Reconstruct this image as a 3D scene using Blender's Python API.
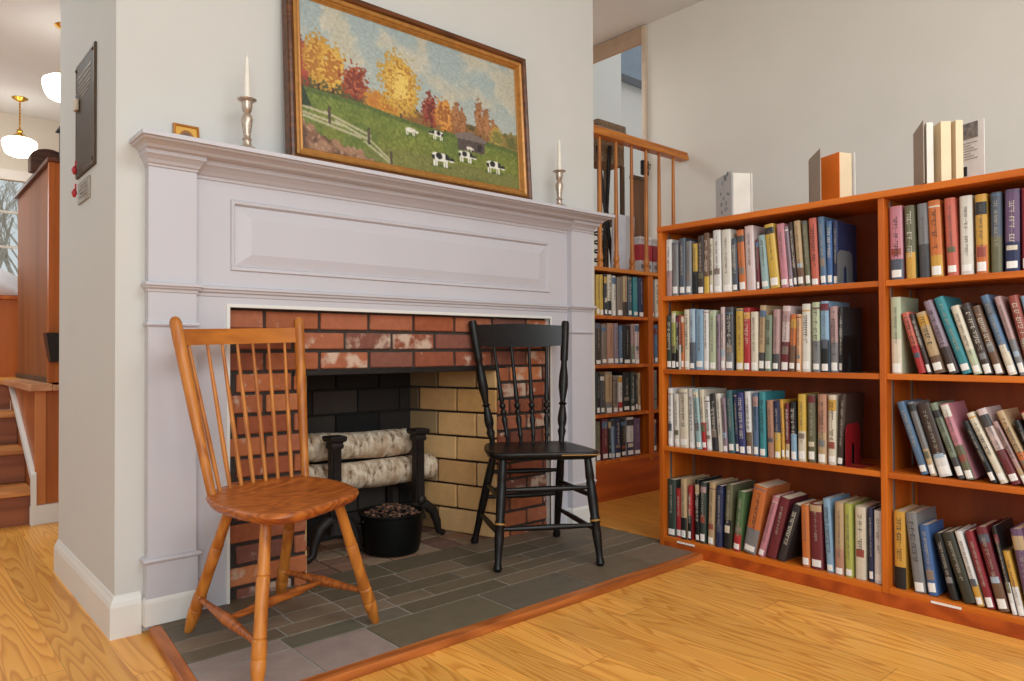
import bpy, bmesh, math, random
import numpy as np
from mathutils import Vector, Matrix, noise as mnoise
random.seed(7)
for o in list(bpy.data.objects): bpy.data.objects.remove(o)
SC = bpy.context.scene
COL = SC.collection
PI = math.pi

# ------------------------------------------------------------------ camera, world, lights, exposure
F_PX, YAW, PITCH, ROLL, EYE = 719.307, 0.723038, 0.0139762, -0.00457805, 0.90
fw = Vector((math.sin(YAW)*math.cos(PITCH), math.cos(YAW)*math.cos(PITCH), math.sin(PITCH)))
r0 = Vector((math.cos(YAW), -math.sin(YAW), 0)); u0 = r0.cross(fw)
rt = math.cos(ROLL)*r0 + math.sin(ROLL)*u0; up = -math.sin(ROLL)*r0 + math.cos(ROLL)*u0
cd = bpy.data.cameras.new('camera'); cam = bpy.data.objects.new('camera', cd); COL.objects.link(cam)
cd.sensor_fit = 'HORIZONTAL'; cd.sensor_width = 36.0; cd.lens = 36.0*F_PX/1024.0; cd.clip_start = 0.05
m = Matrix((rt, up, -fw)).transposed().to_4x4(); m.translation = Vector((0, 0, EYE)); cam.matrix_world = m
SC.camera = cam

w = bpy.data.worlds.new('world'); SC.world = w; w.use_nodes = True
bg = w.node_tree.nodes['Background']; bg.inputs[0].default_value = (0.86, 0.965, 1.0, 1); bg.inputs[1].default_value = 0.66

def area(name, loc, target, sx, sy, power, col):
    l = bpy.data.lights.new(name, 'AREA'); l.shape = 'RECTANGLE'; l.size = sx; l.size_y = sy; l.energy = power; l.color = col
    o = bpy.data.objects.new(name, l); COL.objects.link(o); o.location = loc
    o.rotation_euler = (Vector(target)-Vector(loc)).to_track_quat('-Z', 'Y').to_euler(); return o
area('daylight_window_light', (-0.8, -2.4, 2.0), (1.8, 2.4, 0.8), 2.8, 2.0, 82, (0.87, 0.97, 1.0))
area('ceiling_fixture_light', (1.5, -0.5, 3.15), (1.6, 0.4, 0.0), 1.8, 1.8, 78, (0.89, 0.975, 1.0))
area('landing_fill_light', (3.6, 4.2, 3.1), (3.6, 4.3, 0.0), 0.8, 0.8, 17, (0.93, 0.97, 1.0))  # added fill with no fixture behind it, lifts the landing
area('side_room_fill_light', (-0.6, 5.6, 3.1), (-0.3, 5.6, 0.0), 1.6, 1.6, 36, (0.89, 0.98, 1.0))  # added fill besides the pendants, where ambient light is blocked
area('far_window_daylight', (0.4, 8.40, 2.1), (0.4, 4.0, 0.6), 1.4, 0.9, 9, (0.86, 0.95, 1.0))
area('far_room_fill_light', (6.0, 3.0, 4.2), (6.0, 4.4, 2.0), 0.8, 0.8, 7, (1.0, 0.97, 0.93))  # added unseen fill for the room beyond the doorway
SC.view_settings.view_transform = 'Standard'; SC.view_settings.look = 'None'
SC.view_settings.gamma = 1.0; SC.view_settings.use_curve_mapping = False
SC.view_settings.exposure = 0.14

# ------------------------------------------------------------------ materials
def lin(v): v /= 255.0; return v/12.92 if v <= 0.04045 else ((v+0.055)/1.055)**2.4
def C(r, g, b): return (lin(r), lin(g), lin(b), 1.0)
def newmat(name):
    mt = bpy.data.materials.new(name); mt.use_nodes = True; nt = mt.node_tree
    return mt, nt, nt.nodes['Principled BSDF']
def N(nt, t, **k):
    n = nt.nodes.new(t)
    for a, b in k.items(): setattr(n, a, b)
    return n
def L(nt, a, b): nt.links.new(a, b)
def math_node(nt, op, a, b=None):
    n = N(nt, 'ShaderNodeMath', operation=op)
    for i, v in enumerate((a, b)):
        if v is None: continue
        if isinstance(v, (int, float)): n.inputs[i].default_value = v
        else: L(nt, v, n.inputs[i])
    return n.outputs[0]
def mixc(nt, fac, a, b):
    n = N(nt, 'ShaderNodeMix', data_type='RGBA')
    for s, v in ((0, fac), (6, a), (7, b)):
        if isinstance(v, (int, float, tuple)): n.inputs[s].default_value = v
        else: L(nt, v, n.inputs[s])
    return n.outputs[2]
def ramp(nt, fac, stops):
    n = N(nt, 'ShaderNodeValToRGB'); e = n.color_ramp.elements
    while len(e) < len(stops): e.new(0.5)
    for i, (p, c) in enumerate(stops): e[i].position = p; e[i].color = c
    L(nt, fac, n.inputs[0]); return n.outputs[0]
MC = {}
def plain(name, rgb, rough=0.6, metal=0.0, var=0.06, scale=14.0, bump=0.0, spec=0.5):
    """paint, cloth, metal: one colour with a faint mottling"""
    if name in MC: return MC[name]
    mt, nt, p = newmat(name)
    tc = N(nt, 'ShaderNodeTexCoord'); ns = N(nt, 'ShaderNodeTexNoise'); ns.inputs['Scale'].default_value = scale; ns.inputs['Detail'].default_value = 4
    L(nt, tc.outputs['Object'], ns.inputs['Vector'])
    c = C(*rgb); lo = tuple(x*(1-var) for x in c[:3])+(1,); hi = tuple(min(1, x*(1+var)) for x in c[:3])+(1,)
    L(nt, ramp(nt, ns.outputs[0], [(0.3, lo), (0.7, hi)]), p.inputs['Base Color'])
    p.inputs['Roughness'].default_value = rough; p.inputs['Metallic'].default_value = metal; p.inputs['Specular IOR Level'].default_value = spec
    if bump:
        b = N(nt, 'ShaderNodeBump'); b.inputs['Strength'].default_value = bump; b.inputs['Distance'].default_value = 0.002
        L(nt, ns.outputs[0], b.inputs['Height']); L(nt, b.outputs[0], p.inputs['Normal'])
    MC[name] = mt; return mt
def wood(name, light, dark, axis='Z', rough=0.42, bands=9.0, scale=1.0, stretch=0.12, contrast=1.0):
    """contour lines of a stretched noise read as grain; axis = grain direction"""
    if name in MC: return MC[name]
    mt, nt, p = newmat(name)
    tc = N(nt, 'ShaderNodeTexCoord'); mp = N(nt, 'ShaderNodeMapping')
    s = [6*scale]*3; s['XYZ'.index(axis)] = 6*scale*stretch
    mp.inputs['Scale'].default_value = s; L(nt, tc.outputs['Object'], mp.inputs['Vector'])
    oi = N(nt, 'ShaderNodeObjectInfo'); off = math_node(nt, 'MULTIPLY', oi.outputs['Random'], 37.0)
    cx = N(nt, 'ShaderNodeCombineXYZ'); L(nt, off, cx.inputs[0]); L(nt, off, cx.inputs[1]); L(nt, off, cx.inputs[2]); L(nt, cx.outputs[0], mp.inputs['Location'])
    n1 = N(nt, 'ShaderNodeTexNoise'); n1.inputs['Scale'].default_value = 1.0; n1.inputs['Detail'].default_value = 1.5; L(nt, mp.outputs[0], n1.inputs['Vector'])
    g = math_node(nt, 'SINE', math_node(nt, 'MULTIPLY', n1.outputs[0], bands*6.283))
    g = math_node(nt, 'ADD', math_node(nt, 'MULTIPLY', g, 0.5), 0.5)
    n2 = N(nt, 'ShaderNodeTexNoise'); n2.inputs['Scale'].default_value = 9.0; n2.inputs['Detail'].default_value = 5; L(nt, mp.outputs[0], n2.inputs['Vector'])
    f = math_node(nt, 'ADD', math_node(nt, 'MULTIPLY', g, 0.5*contrast), math_node(nt, 'MULTIPLY', n2.outputs[0], 0.55))
    L(nt, ramp(nt, f, [(0.12, C(*light)), (0.95, C(*dark))]), p.inputs['Base Color'])
    p.inputs['Roughness'].default_value = rough; p.inputs['Specular IOR Level'].default_value = 0.4
    MC[name] = mt; return mt
def attr_mat(name, rough=0.7, var=0.25, scale=60.0, white=False, bump=0.3, spec=0.4):
    """colour from the mesh attribute 'Col'; alpha of it steers a chalky bloom"""
    if name in MC: return MC[name]
    mt, nt, p = newmat(name)
    at = N(nt, 'ShaderNodeAttribute'); at.attribute_name = 'Col'
    tc = N(nt, 'ShaderNodeTexCoord'); ns = N(nt, 'ShaderNodeTexNoise'); ns.inputs['Scale'].default_value = scale; ns.inputs['Detail'].default_value = 5
    L(nt, tc.outputs['Object'], ns.inputs['Vector'])
    v = math_node(nt, 'ADD', math_node(nt, 'MULTIPLY', ns.outputs[0], 2*var), 1-var)
    hs = N(nt, 'ShaderNodeHueSaturation'); L(nt, v, hs.inputs['Value']); L(nt, at.outputs['Color'], hs.inputs['Color']); c = hs.outputs[0]
    if white:
        n2 = N(nt, 'ShaderNodeTexNoise'); n2.inputs['Scale'].default_value = 17.0; n2.inputs['Detail'].default_value = 6; L(nt, tc.outputs['Object'], n2.inputs['Vector'])
        k = math_node(nt, 'ADD', n2.outputs[0], math_node(nt, 'MULTIPLY', at.outputs['Alpha'], 0.28))
        mr = N(nt, 'ShaderNodeMapRange'); mr.inputs['From Min'].default_value = 0.69; mr.inputs['From Max'].default_value = 0.82; mr.inputs['To Max'].default_value = 0.75; L(nt, k, mr.inputs['Value'])
        c = mixc(nt, mr.outputs[0], c, C(212, 188, 166))
    L(nt, c, p.inputs['Base Color']); p.inputs['Roughness'].default_value = rough; p.inputs['Specular IOR Level'].default_value = spec
    if bump:
        b = N(nt, 'ShaderNodeBump'); b.inputs['Strength'].default_value = bump; b.inputs['Distance'].default_value = 0.003
        L(nt, ns.outputs[0], b.inputs['Height']); L(nt, b.outputs[0], p.inputs['Normal'])
    MC[name] = mt; return mt
def emit(name, rgb, strength):
    mt, nt, p = newmat(name); p.inputs['Base Color'].default_value = C(*rgb)
    p.inputs['Emission Color'].default_value = C(*rgb); p.inputs['Emission Strength'].default_value = strength; MC[name] = mt; return mt
def floor_mat():
    mt, nt, p = newmat('pine_boards')
    tc = N(nt, 'ShaderNodeTexCoord'); sp = N(nt, 'ShaderNodeSeparateXYZ'); L(nt, tc.outputs['Object'], sp.inputs[0])
    W = 0.135
    q = math_node(nt, 'DIVIDE', sp.outputs[0], W); pid = math_node(nt, 'FLOOR', q); lx = math_node(nt, 'SUBTRACT', q, pid)
    wn = N(nt, 'ShaderNodeTexWhiteNoise', noise_dimensions='1D'); L(nt, pid, wn.inputs['W'])
    yo = math_node(nt, 'ADD', math_node(nt, 'DIVIDE', sp.outputs[1], 2.3), math_node(nt, 'MULTIPLY', wn.outputs[0], 9.0))
    bid = math_node(nt, 'FLOOR', yo); ly = math_node(nt, 'SUBTRACT', yo, bid)
    w2 = N(nt, 'ShaderNodeTexWhiteNoise', noise_dimensions='2D'); cv = N(nt, 'ShaderNodeCombineXYZ'); L(nt, pid, cv.inputs[0]); L(nt, bid, cv.inputs[1]); L(nt, cv.outputs[0], w2.inputs['Vector'])
    cg = N(nt, 'ShaderNodeCombineXYZ')
    L(nt, math_node(nt, 'MULTIPLY', lx, 1.15), cg.inputs[0]); L(nt, math_node(nt, 'MULTIPLY', sp.outputs[1], 0.62), cg.inputs[1]); L(nt, math_node(nt, 'MULTIPLY', w2.outputs[0], 90.0), cg.inputs[2])
    n1 = N(nt, 'ShaderNodeTexNoise'); n1.inputs['Scale'].default_value = 1.0; n1.inputs['Detail'].default_value = 2.2; n1.inputs['Roughness'].default_value = 0.35; L(nt, cg.outputs[0], n1.inputs['Vector'])
    g = math_node(nt, 'FRACT', math_node(nt, 'MULTIPLY', n1.outputs[0], 21.0))
    cf = N(nt, 'ShaderNodeCombineXYZ'); L(nt, math_node(nt, 'MULTIPLY', sp.outputs[0], 130.0), cf.inputs[0]); L(nt, math_node(nt, 'MULTIPLY', sp.outputs[1], 5.0), cf.inputs[1])
    n2 = N(nt, 'ShaderNodeTexNoise'); n2.inputs['Scale'].default_value = 1.0; n2.inputs['Detail'].default_value = 3; L(nt, cf.outputs[0], n2.inputs['Vector'])
    gr = ramp(nt, g, [(0.0, C(240, 174, 84)), (0.5, C(234, 165, 74)), (0.86, C(210, 136, 55)), (1.0, C(238, 171, 80))])
    gr = mixc(nt, math_node(nt, 'MULTIPLY', n2.outputs[0], 0.20), gr, C(200, 128, 56))
    hs = N(nt, 'ShaderNodeHueSaturation'); L(nt, gr, hs.inputs['Color']); L(nt, math_node(nt, 'ADD', math_node(nt, 'MULTIPLY', w2.outputs[0], 0.22), 0.88), hs.inputs['Value'])
    e = math_node(nt, 'ABSOLUTE', math_node(nt, 'SUBTRACT', lx, 0.5)); ed = math_node(nt, 'GREATER_THAN', e, 0.492)
    e2 = math_node(nt, 'GREATER_THAN', math_node(nt, 'ABSOLUTE', math_node(nt, 'SUBTRACT', ly, 0.5)), 0.4993)
    seam = math_node(nt, 'MAXIMUM', ed, e2)
    L(nt, mixc(nt, math_node(nt, 'MULTIPLY', seam, 0.4), hs.outputs[0], C(110, 62, 26)), p.inputs['Base Color'])
    p.inputs['Roughness'].default_value = 0.36; p.inputs['Specular IOR Level'].default_value = 0.35
    b = N(nt, 'ShaderNodeBump'); b.inputs['Strength'].default_value = 0.25; b.inputs['Distance'].default_value = 0.002
    L(nt, math_node(nt, 'SUBTRACT', 1.0, seam), b.inputs['Height']); L(nt, b.outputs[0], p.inputs['Normal'])
    return mt
def birch_mat():
    mt, nt, p = newmat('birch_bark')
    tc = N(nt, 'ShaderNodeTexCoord'); mp = N(nt, 'ShaderNodeMapping'); mp.inputs['Scale'].default_value = (34, 16, 16); L(nt, tc.outputs['Object'], mp.inputs['Vector'])
    n1 = N(nt, 'ShaderNodeTexNoise'); n1.inputs['Scale'].default_value = 1.0; n1.inputs['Detail'].default_value = 6; n1.inputs['Roughness'].default_value = 0.7; L(nt, mp.outputs[0], n1.inputs['Vector'])
    n2 = N(nt, 'ShaderNodeTexNoise'); n2.inputs['Scale'].default_value = 14.0; n2.inputs['Detail'].default_value = 3; L(nt, tc.outputs['Object'], n2.inputs['Vector'])
    a = ramp(nt, n1.outputs[0], [(0.36, C(60, 42, 32)), (0.42, C(170, 142, 116)), (0.58, C(224, 206, 182))])
    L(nt, mixc(nt, ramp(nt, n2.outputs[0], [(0.5, (0, 0, 0, 1)), (0.7, (1, 1, 1, 1))]), a, C(178, 142, 108)), p.inputs['Base Color'])
    p.inputs['Roughness'].default_value = 0.85; return mt
def slate_mat(): return attr_mat('flagstone', rough=0.62, var=0.22, scale=22.0, bump=0.35)
def glass_mat():
    mt, nt, p = newmat('window_glass'); out = nt.nodes['Material Output']
    tr = N(nt, 'ShaderNodeBsdfTransparent'); gl = N(nt, 'ShaderNodeBsdfGlossy'); gl.inputs['Roughness'].default_value = 0.02
    mx = N(nt, 'ShaderNodeMixShader'); mx.inputs[0].default_value = 0.06; L(nt, tr.outputs[0], mx.inputs[1]); L(nt, gl.outputs[0], mx.inputs[2]); L(nt, mx.outputs[0], out.inputs[0]); return mt

WALL = plain('cream_wall_paint', (206, 202, 196), 0.75, var=0.015, scale=3)
WALLR = plain('beige_wall_paint', (226, 219, 208), 0.8, var=0.02, scale=3)
WALLG = plain('cool_grey_wall_paint', (204, 198, 191), 0.8, var=0.02, scale=3)
CEIL = plain('ceiling_paint', (226, 231, 236), 0.85, var=0.015, scale=3)
TRIM = plain('pale_lavender_trim_paint', (197, 192, 197), 0.45, var=0.02, scale=4)
BASEB = plain('white_trim_paint', (226, 221, 214), 0.42, var=0.02, scale=5)
FLOOR = floor_mat()
CASE = wood('orange_bookcase_wood', (216, 116, 32), (170, 78, 16), 'Y', 0.4, 5, 0.8)
CASEZ = wood('orange_bookcase_wood_upright', (216, 116, 32), (170, 78, 16), 'Z', 0.4, 5, 0.8)
CASEB = wood('bookcase_back_wood', (166, 76, 24), (124, 52, 14), 'Z', 0.55, 4, 0.8)
CASED = wood('reddish_panel_wood', (190, 88, 28), (146, 58, 16), 'X', 0.4, 5, 0.8)
OAK = wood('honey_maple', (204, 128, 50), (154, 82, 26), 'Z', 0.38, 5, 2.2)
SEATW = wood('worn_maple_seat', (194, 108, 42), (128, 60, 20), 'X', 0.36, 12, 1.6, stretch=0.3)
BLACKW = plain('worn_black_paint', (24, 19, 17), 0.36, var=0.35, scale=40, spec=0.3)
GOLDP = plain('gold_stencil_paint', (170, 120, 50), 0.4)
PANELW = wood('cabinet_veneer', (148, 86, 44), (122, 68, 32), 'Z', 0.62, 3, 0.5)
PANELO = wood('orange_cabinet_end', (200, 108, 36), (166, 78, 22), 'Z', 0.35, 3, 0.7)
TRIMW = wood('hearth_border_wood', (196, 112, 52), (140, 70, 28), 'X', 0.4, 6, 1.5)
TRIMY = wood('hearth_border_wood_side', (196, 112, 52), (140, 70, 28), 'Y', 0.4, 6, 1.5)
RAILW = wood('orange_rail_wood', (214, 132, 48), (170, 92, 28), 'X', 0.32, 5, 1.5)
SPINW = wood('baluster_wood', (204, 128, 56), (160, 90, 34), 'Z', 0.35, 4, 2)
STAIRW = wood('stair_tread_wood', (216, 146, 82), (168, 102, 52), 'X', 0.4, 8, 1.3)
RISER = wood('stair_riser_wood', (168, 98, 62), (124, 66, 40), 'X', 0.5, 5, 1.0)
IRON = plain('black_iron', (34, 27, 24), 0.55, metal=0.3, var=0.3, scale=40, bump=0.3)
BUCKET = plain('black_enamel_pot', (10, 10, 10), 0.4, var=0.1, spec=0.2)
PEWTER = plain('tarnished_silver', (190, 172, 156), 0.34, metal=0.7, var=0.25, scale=60)
WAX = plain('ivory_wax', (236, 228, 214), 0.5)
BRASS = plain('polished_brass', (212, 164, 66), 0.22, metal=0.9)
BRONZE = plain('dark_bronze', (84, 69, 57), 0.55, metal=0.0, var=0.12, spec=0.12)
MORTAR = plain('dark_mortar', (62, 52, 46), 0.95, var=0.2, scale=50, bump=0.4)
BRICK = attr_mat('red_brick', 0.85, 0.28, 38.0, True, 0.6)
FIREB = attr_mat('yellow_firebrick', 0.85, 0.16, 26.0, False, 0.4)
SOOT = plain('sooty_firebrick', (38, 33, 30), 0.95, var=0.5, scale=9, bump=0.4)
SLATE = slate_mat()
GROUT = plain('light_grout', (150, 142, 130), 0.9, var=0.1, scale=40)
BIRCH = birch_mat()
LOGEND = plain('log_end_wood', (176, 138, 92), 0.9, var=0.2, scale=50)
STEEL = plain('shelf_standard_steel', (150, 146, 140), 0.35, metal=0.7)
PAGES = plain('page_edges', (226, 212, 186), 0.9, var=0.05, scale=90)
STICK = plain('white_sticker_paper', (236, 232, 226), 0.7, var=0.03)
INK = plain('black_ink', (40, 36, 36), 0.7)

# ------------------------------------------------------------------ mesh helpers
def box(bm, x0, x1, y0, y1, z0, z1, bev=0.0):
    r = bmesh.ops.create_cube(bm, size=1.0)
    vs = r['verts']
    for v in vs: v.co = Vector(((x0+x1)/2+v.co.x*(x1-x0), (y0+y1)/2+v.co.y*(y1-y0), (z0+z1)/2+v.co.z*(z1-z0)))
    if bev:
        es = list({e for v in vs for e in v.link_edges})
        bmesh.ops.bevel(bm, geom=es, offset=bev, segments=2, affect='EDGES', profile=0.6)
def frame_of(p0, p1):
    d = Vector(p1)-Vector(p0); return d.to_track_quat('Z', 'Y').to_matrix(), d.length
def turned(bm, p0, p1, prof, seg=12):
    """prof: (t along 0..1, radius)"""
    q, ln = frame_of(p0, p1); p0 = Vector(p0); rings = []
    for t, r in prof:
        rings.append([bm.verts.new(p0 + q @ Vector((r*math.cos(2*PI*k/seg), r*math.sin(2*PI*k/seg), t*ln))) for k in range(seg)])
    for a, b in zip(rings, rings[1:]):
        for k in range(seg): bm.faces.new((a[k], a[(k+1) % seg], b[(k+1) % seg], b[k]))
    bm.faces.new(rings[0][::-1]); bm.faces.new(rings[-1])
def cyl(bm, p0, p1, r0, r1=None, seg=12): turned(bm, p0, p1, [(0, r0), (1, r0 if r1 is None else r1)], seg)
def tube(bm, pts, r, seg=8):
    pts = [Vector(p) for p in pts]; rings = []
    for i, p in enumerate(pts):
        d = (pts[min(i+1, len(pts)-1)]-pts[max(i-1, 0)]).normalized(); q = d.to_track_quat('Z', 'Y').to_matrix()
        rr = r[i] if isinstance(r, (list, tuple)) else r
        rings.append([bm.verts.new(p + q @ Vector((rr*math.cos(2*PI*k/seg), rr*math.sin(2*PI*k/seg), 0))) for k in range(seg)])
    for a, b in zip(rings, rings[1:]):
        for k in range(seg): bm.faces.new((a[k], a[(k+1) % seg], b[(k+1) % seg], b[k]))
    bm.faces.new(rings[0][::-1]); bm.faces.new(rings[-1])
def prism(bm, poly, fn, a, b):
    """poly of 2-D points, fn(p, h) -> 3-D point, between heights a and b"""
    lo = [bm.verts.new(fn(p, a)) for p in poly]; hi = [bm.verts.new(fn(p, b)) for p in poly]; n = len(poly)
    bm.faces.new(lo[::-1]); bm.faces.new(hi)
    for i in range(n): bm.faces.new((lo[i], lo[(i+1) % n], hi[(i+1) % n], hi[i]))
def obj(name, bm, mat, parent=None, smooth=False):
    bmesh.ops.recalc_face_normals(bm, faces=bm.faces[:])
    me = bpy.data.meshes.new(name); bm.to_mesh(me); bm.free()
    me.materials.append(mat)
    if smooth:
        for p in me.polygons: p.use_smooth = True
        try: me.set_sharp_from_angle(angle=math.radians(smooth if smooth is not True else 42))
        except Exception: pass
    o = bpy.data.objects.new(name, me); COL.objects.link(o)
    if parent: o.parent = parent
    return o
def B(): return bmesh.new()
def boxes(name, lst, mat, parent=None, bev=0.0):
    bm = B()
    for b in lst: box(bm, *b, bev=bev)
    return obj(name, bm, mat, parent)
def thing(name, label, cat, loc=(0, 0, 0), group=None):
    o = bpy.data.objects.new(name, None); COL.objects.link(o); o.location = loc; o.empty_display_size = 0.05
    o['label'] = label; o['category'] = cat
    if group: o['group'] = group
    return o
def tag(o, label, cat, group=None, kind=None):
    o['label'] = label; o['category'] = cat
    if group: o['group'] = group
    if kind: o['kind'] = kind
    return o
def structure(o, label=None, cat=None):
    o['kind'] = 'structure'
    if label: o['label'] = label; o['category'] = cat
    return o
def colour_faces(bm, faces, col):
    lay = bm.loops.layers.float_color.get('Col') or bm.loops.layers.float_color.new('Col')
    for f in faces:
        for l in f.loops: l[lay] = col
def rebase(t):
    """children were modelled in world coordinates: keep them there under a thing whose Empty sits at its base"""
    for c in t.children:
        c.location = -t.location
# ------------------------------------------------------------------ the setting
FX0, FX1, FY, FY1 = 0.565, 2.82, 2.54, 3.475          # chimney breast
structure(boxes('floor', [(-3, 5.2, -2.5, 4.52, -0.1, 0)], FLOOR))
structure(boxes('ceiling', [(-3, 4.3, -2.5, 8.6, 3.23, 3.35)], CEIL))
structure(boxes('wall_front', [(FX0, 0.88, FY, FY1, 0, 3.23), (2.53, FX1, FY, FY1, 0, 3.23), (0.88, 2.53, FY, FY1, 1.10, 3.23), (0.88, 2.53, 3.30, FY1, 0, 1.10)], WALL))
bm = B(); box(bm, 4.12, 4.24, -2.5, 3.22, 0, 3.23); box(bm, 4.12, 4.24, 3.22, 6.4, 3.20, 3.23); box(bm, 4.12, 4.24, 6.4, 8.6, 0, 3.23)
structure(obj('wall_right', bm, WALLR))
structure(boxes('trim_1', [(4.095, 4.12, 3.19, 3.225, 0.0, 3.225)], plain('tan_door_casing', (206, 184, 160), 0.5), bev=0.004))
structure(boxes('trim_2', [(4.09, 4.12, 3.225, 6.4, 3.10, 3.165), (4.10, 4.12, 3.225, 6.4, 3.165, 3.225)], plain('tan_door_header', (180, 150, 124), 0.5), bev=0.004))
# the room beyond the doorway in the right wall
structure(boxes('wall_beyond_doorway', [(4.24, 5.52, 4.6, 4.72, 0.73, 4.4), (5.52, 9.0, 4.75, 4.87, 0.73, 4.4)], WALLG))
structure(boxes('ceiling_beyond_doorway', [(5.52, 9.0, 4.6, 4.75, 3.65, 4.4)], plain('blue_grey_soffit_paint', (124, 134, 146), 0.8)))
structure(boxes('floor_landing', [(2.9, 9.0, 3.22, 5.3, 0.60, 0.73)], FLOOR))
# far side room past the chimney
structure(boxes('floor_upper', [(-3, 2.9, 5.46, 8.46, 0.60, 0.735)], FLOOR))
WX0, WX1, WZ0, WZ1 = -0.35, 1.14, 1.62, 2.60
structure(boxes('wall_back', [(-3, WX0, 8.45, 8.6, 0, 3.23), (WX1, 4.12, 8.45, 8.6, 0, 3.23), (WX0, WX1, 8.45, 8.6, 0, WZ0), (WX0, WX1, 8.45, 8.6, WZ1, 3.23)], plain('back_wall_paint', (222, 213, 200), 0.8, var=0.015, scale=3)))
win = bpy.data.objects.new('window_1', None); COL.objects.link(win); win.location = (WX0, 8.45, WZ0); structure(win)
bm = B()
for b in ((WX0-.06, WX0+.03), (WX1-.03, WX1+.06)): box(bm, b[0], b[1], 8.40, 8.47, WZ0-.06, WZ1+.06, bev=.004)
for z in ((WZ0-.07, WZ0+.03), (WZ1-.03, WZ1+.07)): box(bm, WX0-.06, WX1+.06, 8.39, 8.47, z[0], z[1], bev=.004)
obj('window_frame', bm, BASEB, win)
bm = B()
for x in (0.02, 0.39, 0.76): box(bm, x-.012, x+.012, 8.47, 8.50, WZ0+.03, WZ1-.03)
for z in (1.93, 2.27): box(bm, WX0+.03, WX1-.03, 8.47, 8.50, z-.012, z+.012)
obj('muntin_grid', bm, BASEB, win)
obj('pane', (lambda q: (box(q, WX0+.03, WX1-.03, 8.505, 8.51, WZ0+.03, WZ1-.03), q)[1])(B()), glass_mat(), win)
rebase(win)
# baseboards round the chimney corner
def profile_run(bm, pts, prof):
    """sweep prof (offset outward, z) along a plan polyline of (x, y, nx, ny) corner points with mitre normals"""
    rows = [[bm.verts.new((x+nx*o, y+ny*o, z)) for o, z in prof] for x, y, nx, ny in pts]
    for a, b in zip(rows, rows[1:]):
        for i in range(len(prof)-1): bm.faces.new((a[i], a[i+1], b[i+1], b[i]))
    bm.faces.new(rows[0]); bm.faces.new(rows[-1][::-1])
BBP = [(0, 0.0), (0.016, 0.0), (0.016, 0.098), (0.012, 0.112), (0.006, 0.122), (0.003, 0.13), (0, 0.132)]
bm = B(); profile_run(bm, [(FX0, FY1, -1, 0), (FX0, FY, -1, -1), (0.64, FY, 0, -1)], BBP)
structure(obj('baseboard_left', bm, BASEB))
# hearth: flagstones in grout with a wooden border
HX0, HX1, HY0, HY1, HZ = 0.690, 2.715, 1.822, 2.60, 0.025
bm = B(); box(bm, HX0, HX1, HY0, HY1, 0.0, HZ-0.003)
for v in bm.verts:
    if v.co.x < HX0+.006: v.co.x -= .09*max(0.0, 2.5-v.co.y)
hearth = obj('floor_hearth', bm, GROUT)
structure(hearth)
rows = [  # y0, y1, x splits
 (1.822, 2.030, (0.690, 0.922, 1.160, 1.62, 2.02, 2.40, 2.715)),
 (2.030, 2.128, (0.690, 0.922, 1.175, 1.345, 1.78, 2.16, 2.715)),
 (2.128, 2.216, (0.690, 0.954, 1.190, 1.345, 1.508, 1.93, 2.30, 2.715)),
 (2.216, 2.312, (0.690, 1.014, 1.196, 1.373, 1.706, 2.08, 2.46, 2.715)),
 (2.312, 2.440, (0.690, 1.020, 1.196, 1.526, 1.80, 2.22, 2.715)),
 (2.440, 2.600, (0.690, 1.192, 1.54, 1.96, 2.36, 2.715))]
tones = [(103, 90, 72), (114, 98, 80), (96, 85, 68), (120, 102, 84), (107, 92, 74), (100, 90, 76), (126, 108, 90)]
bm = B(); g = 0.0048
rng = random.Random(5)
mid_tone = {(0, 0): (148, 130, 122), (0, 1): (146, 128, 120), (0, 2): (102, 92, 74), (1, 0): (142, 126, 118), (1, 1): (100, 94, 78), (1, 2): (106, 96, 82)}
for ri, (ya, yb, xs) in enumerate(rows):
    for ci, (xa, xb) in enumerate(zip(xs, xs[1:])):
        n = len(bm.faces); box(bm, xa+(0 if xa == HX0 else g), xb-g, ya+(0 if ri == 0 else g), yb-g, 0.004, HZ+rng.uniform(-.0006, .0006), bev=0.0012)
        bm.faces.ensure_lookup_table(); c = mid_tone.get((ri, ci)) or rng.choice(tones); colour_faces(bm, bm.faces[n:], C(*c))
slant = lambda v: setattr(v.co, 'x', v.co.x-.09*max(0.0, 2.5-v.co.y)) if v.co.x < HX0+.006 else None
for v in bm.verts: slant(v)
sl = obj('flagstone_paving', bm, SLATE, hearth)
bm = B(); box(bm, 0.592, 2.66, 1.778, 1.822, 0, HZ+0.001, bev=0.004)
structure(obj('trim_3', bm, TRIMW))
bm = B(); box(bm, 0.654, 0.690, 1.822, 2.488, 0, HZ+0.001, bev=0.004)
for v in bm.verts: v.co.x -= .09*max(0.0, 2.5-v.co.y)
structure(obj('trim_4', bm, TRIMY))
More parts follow.
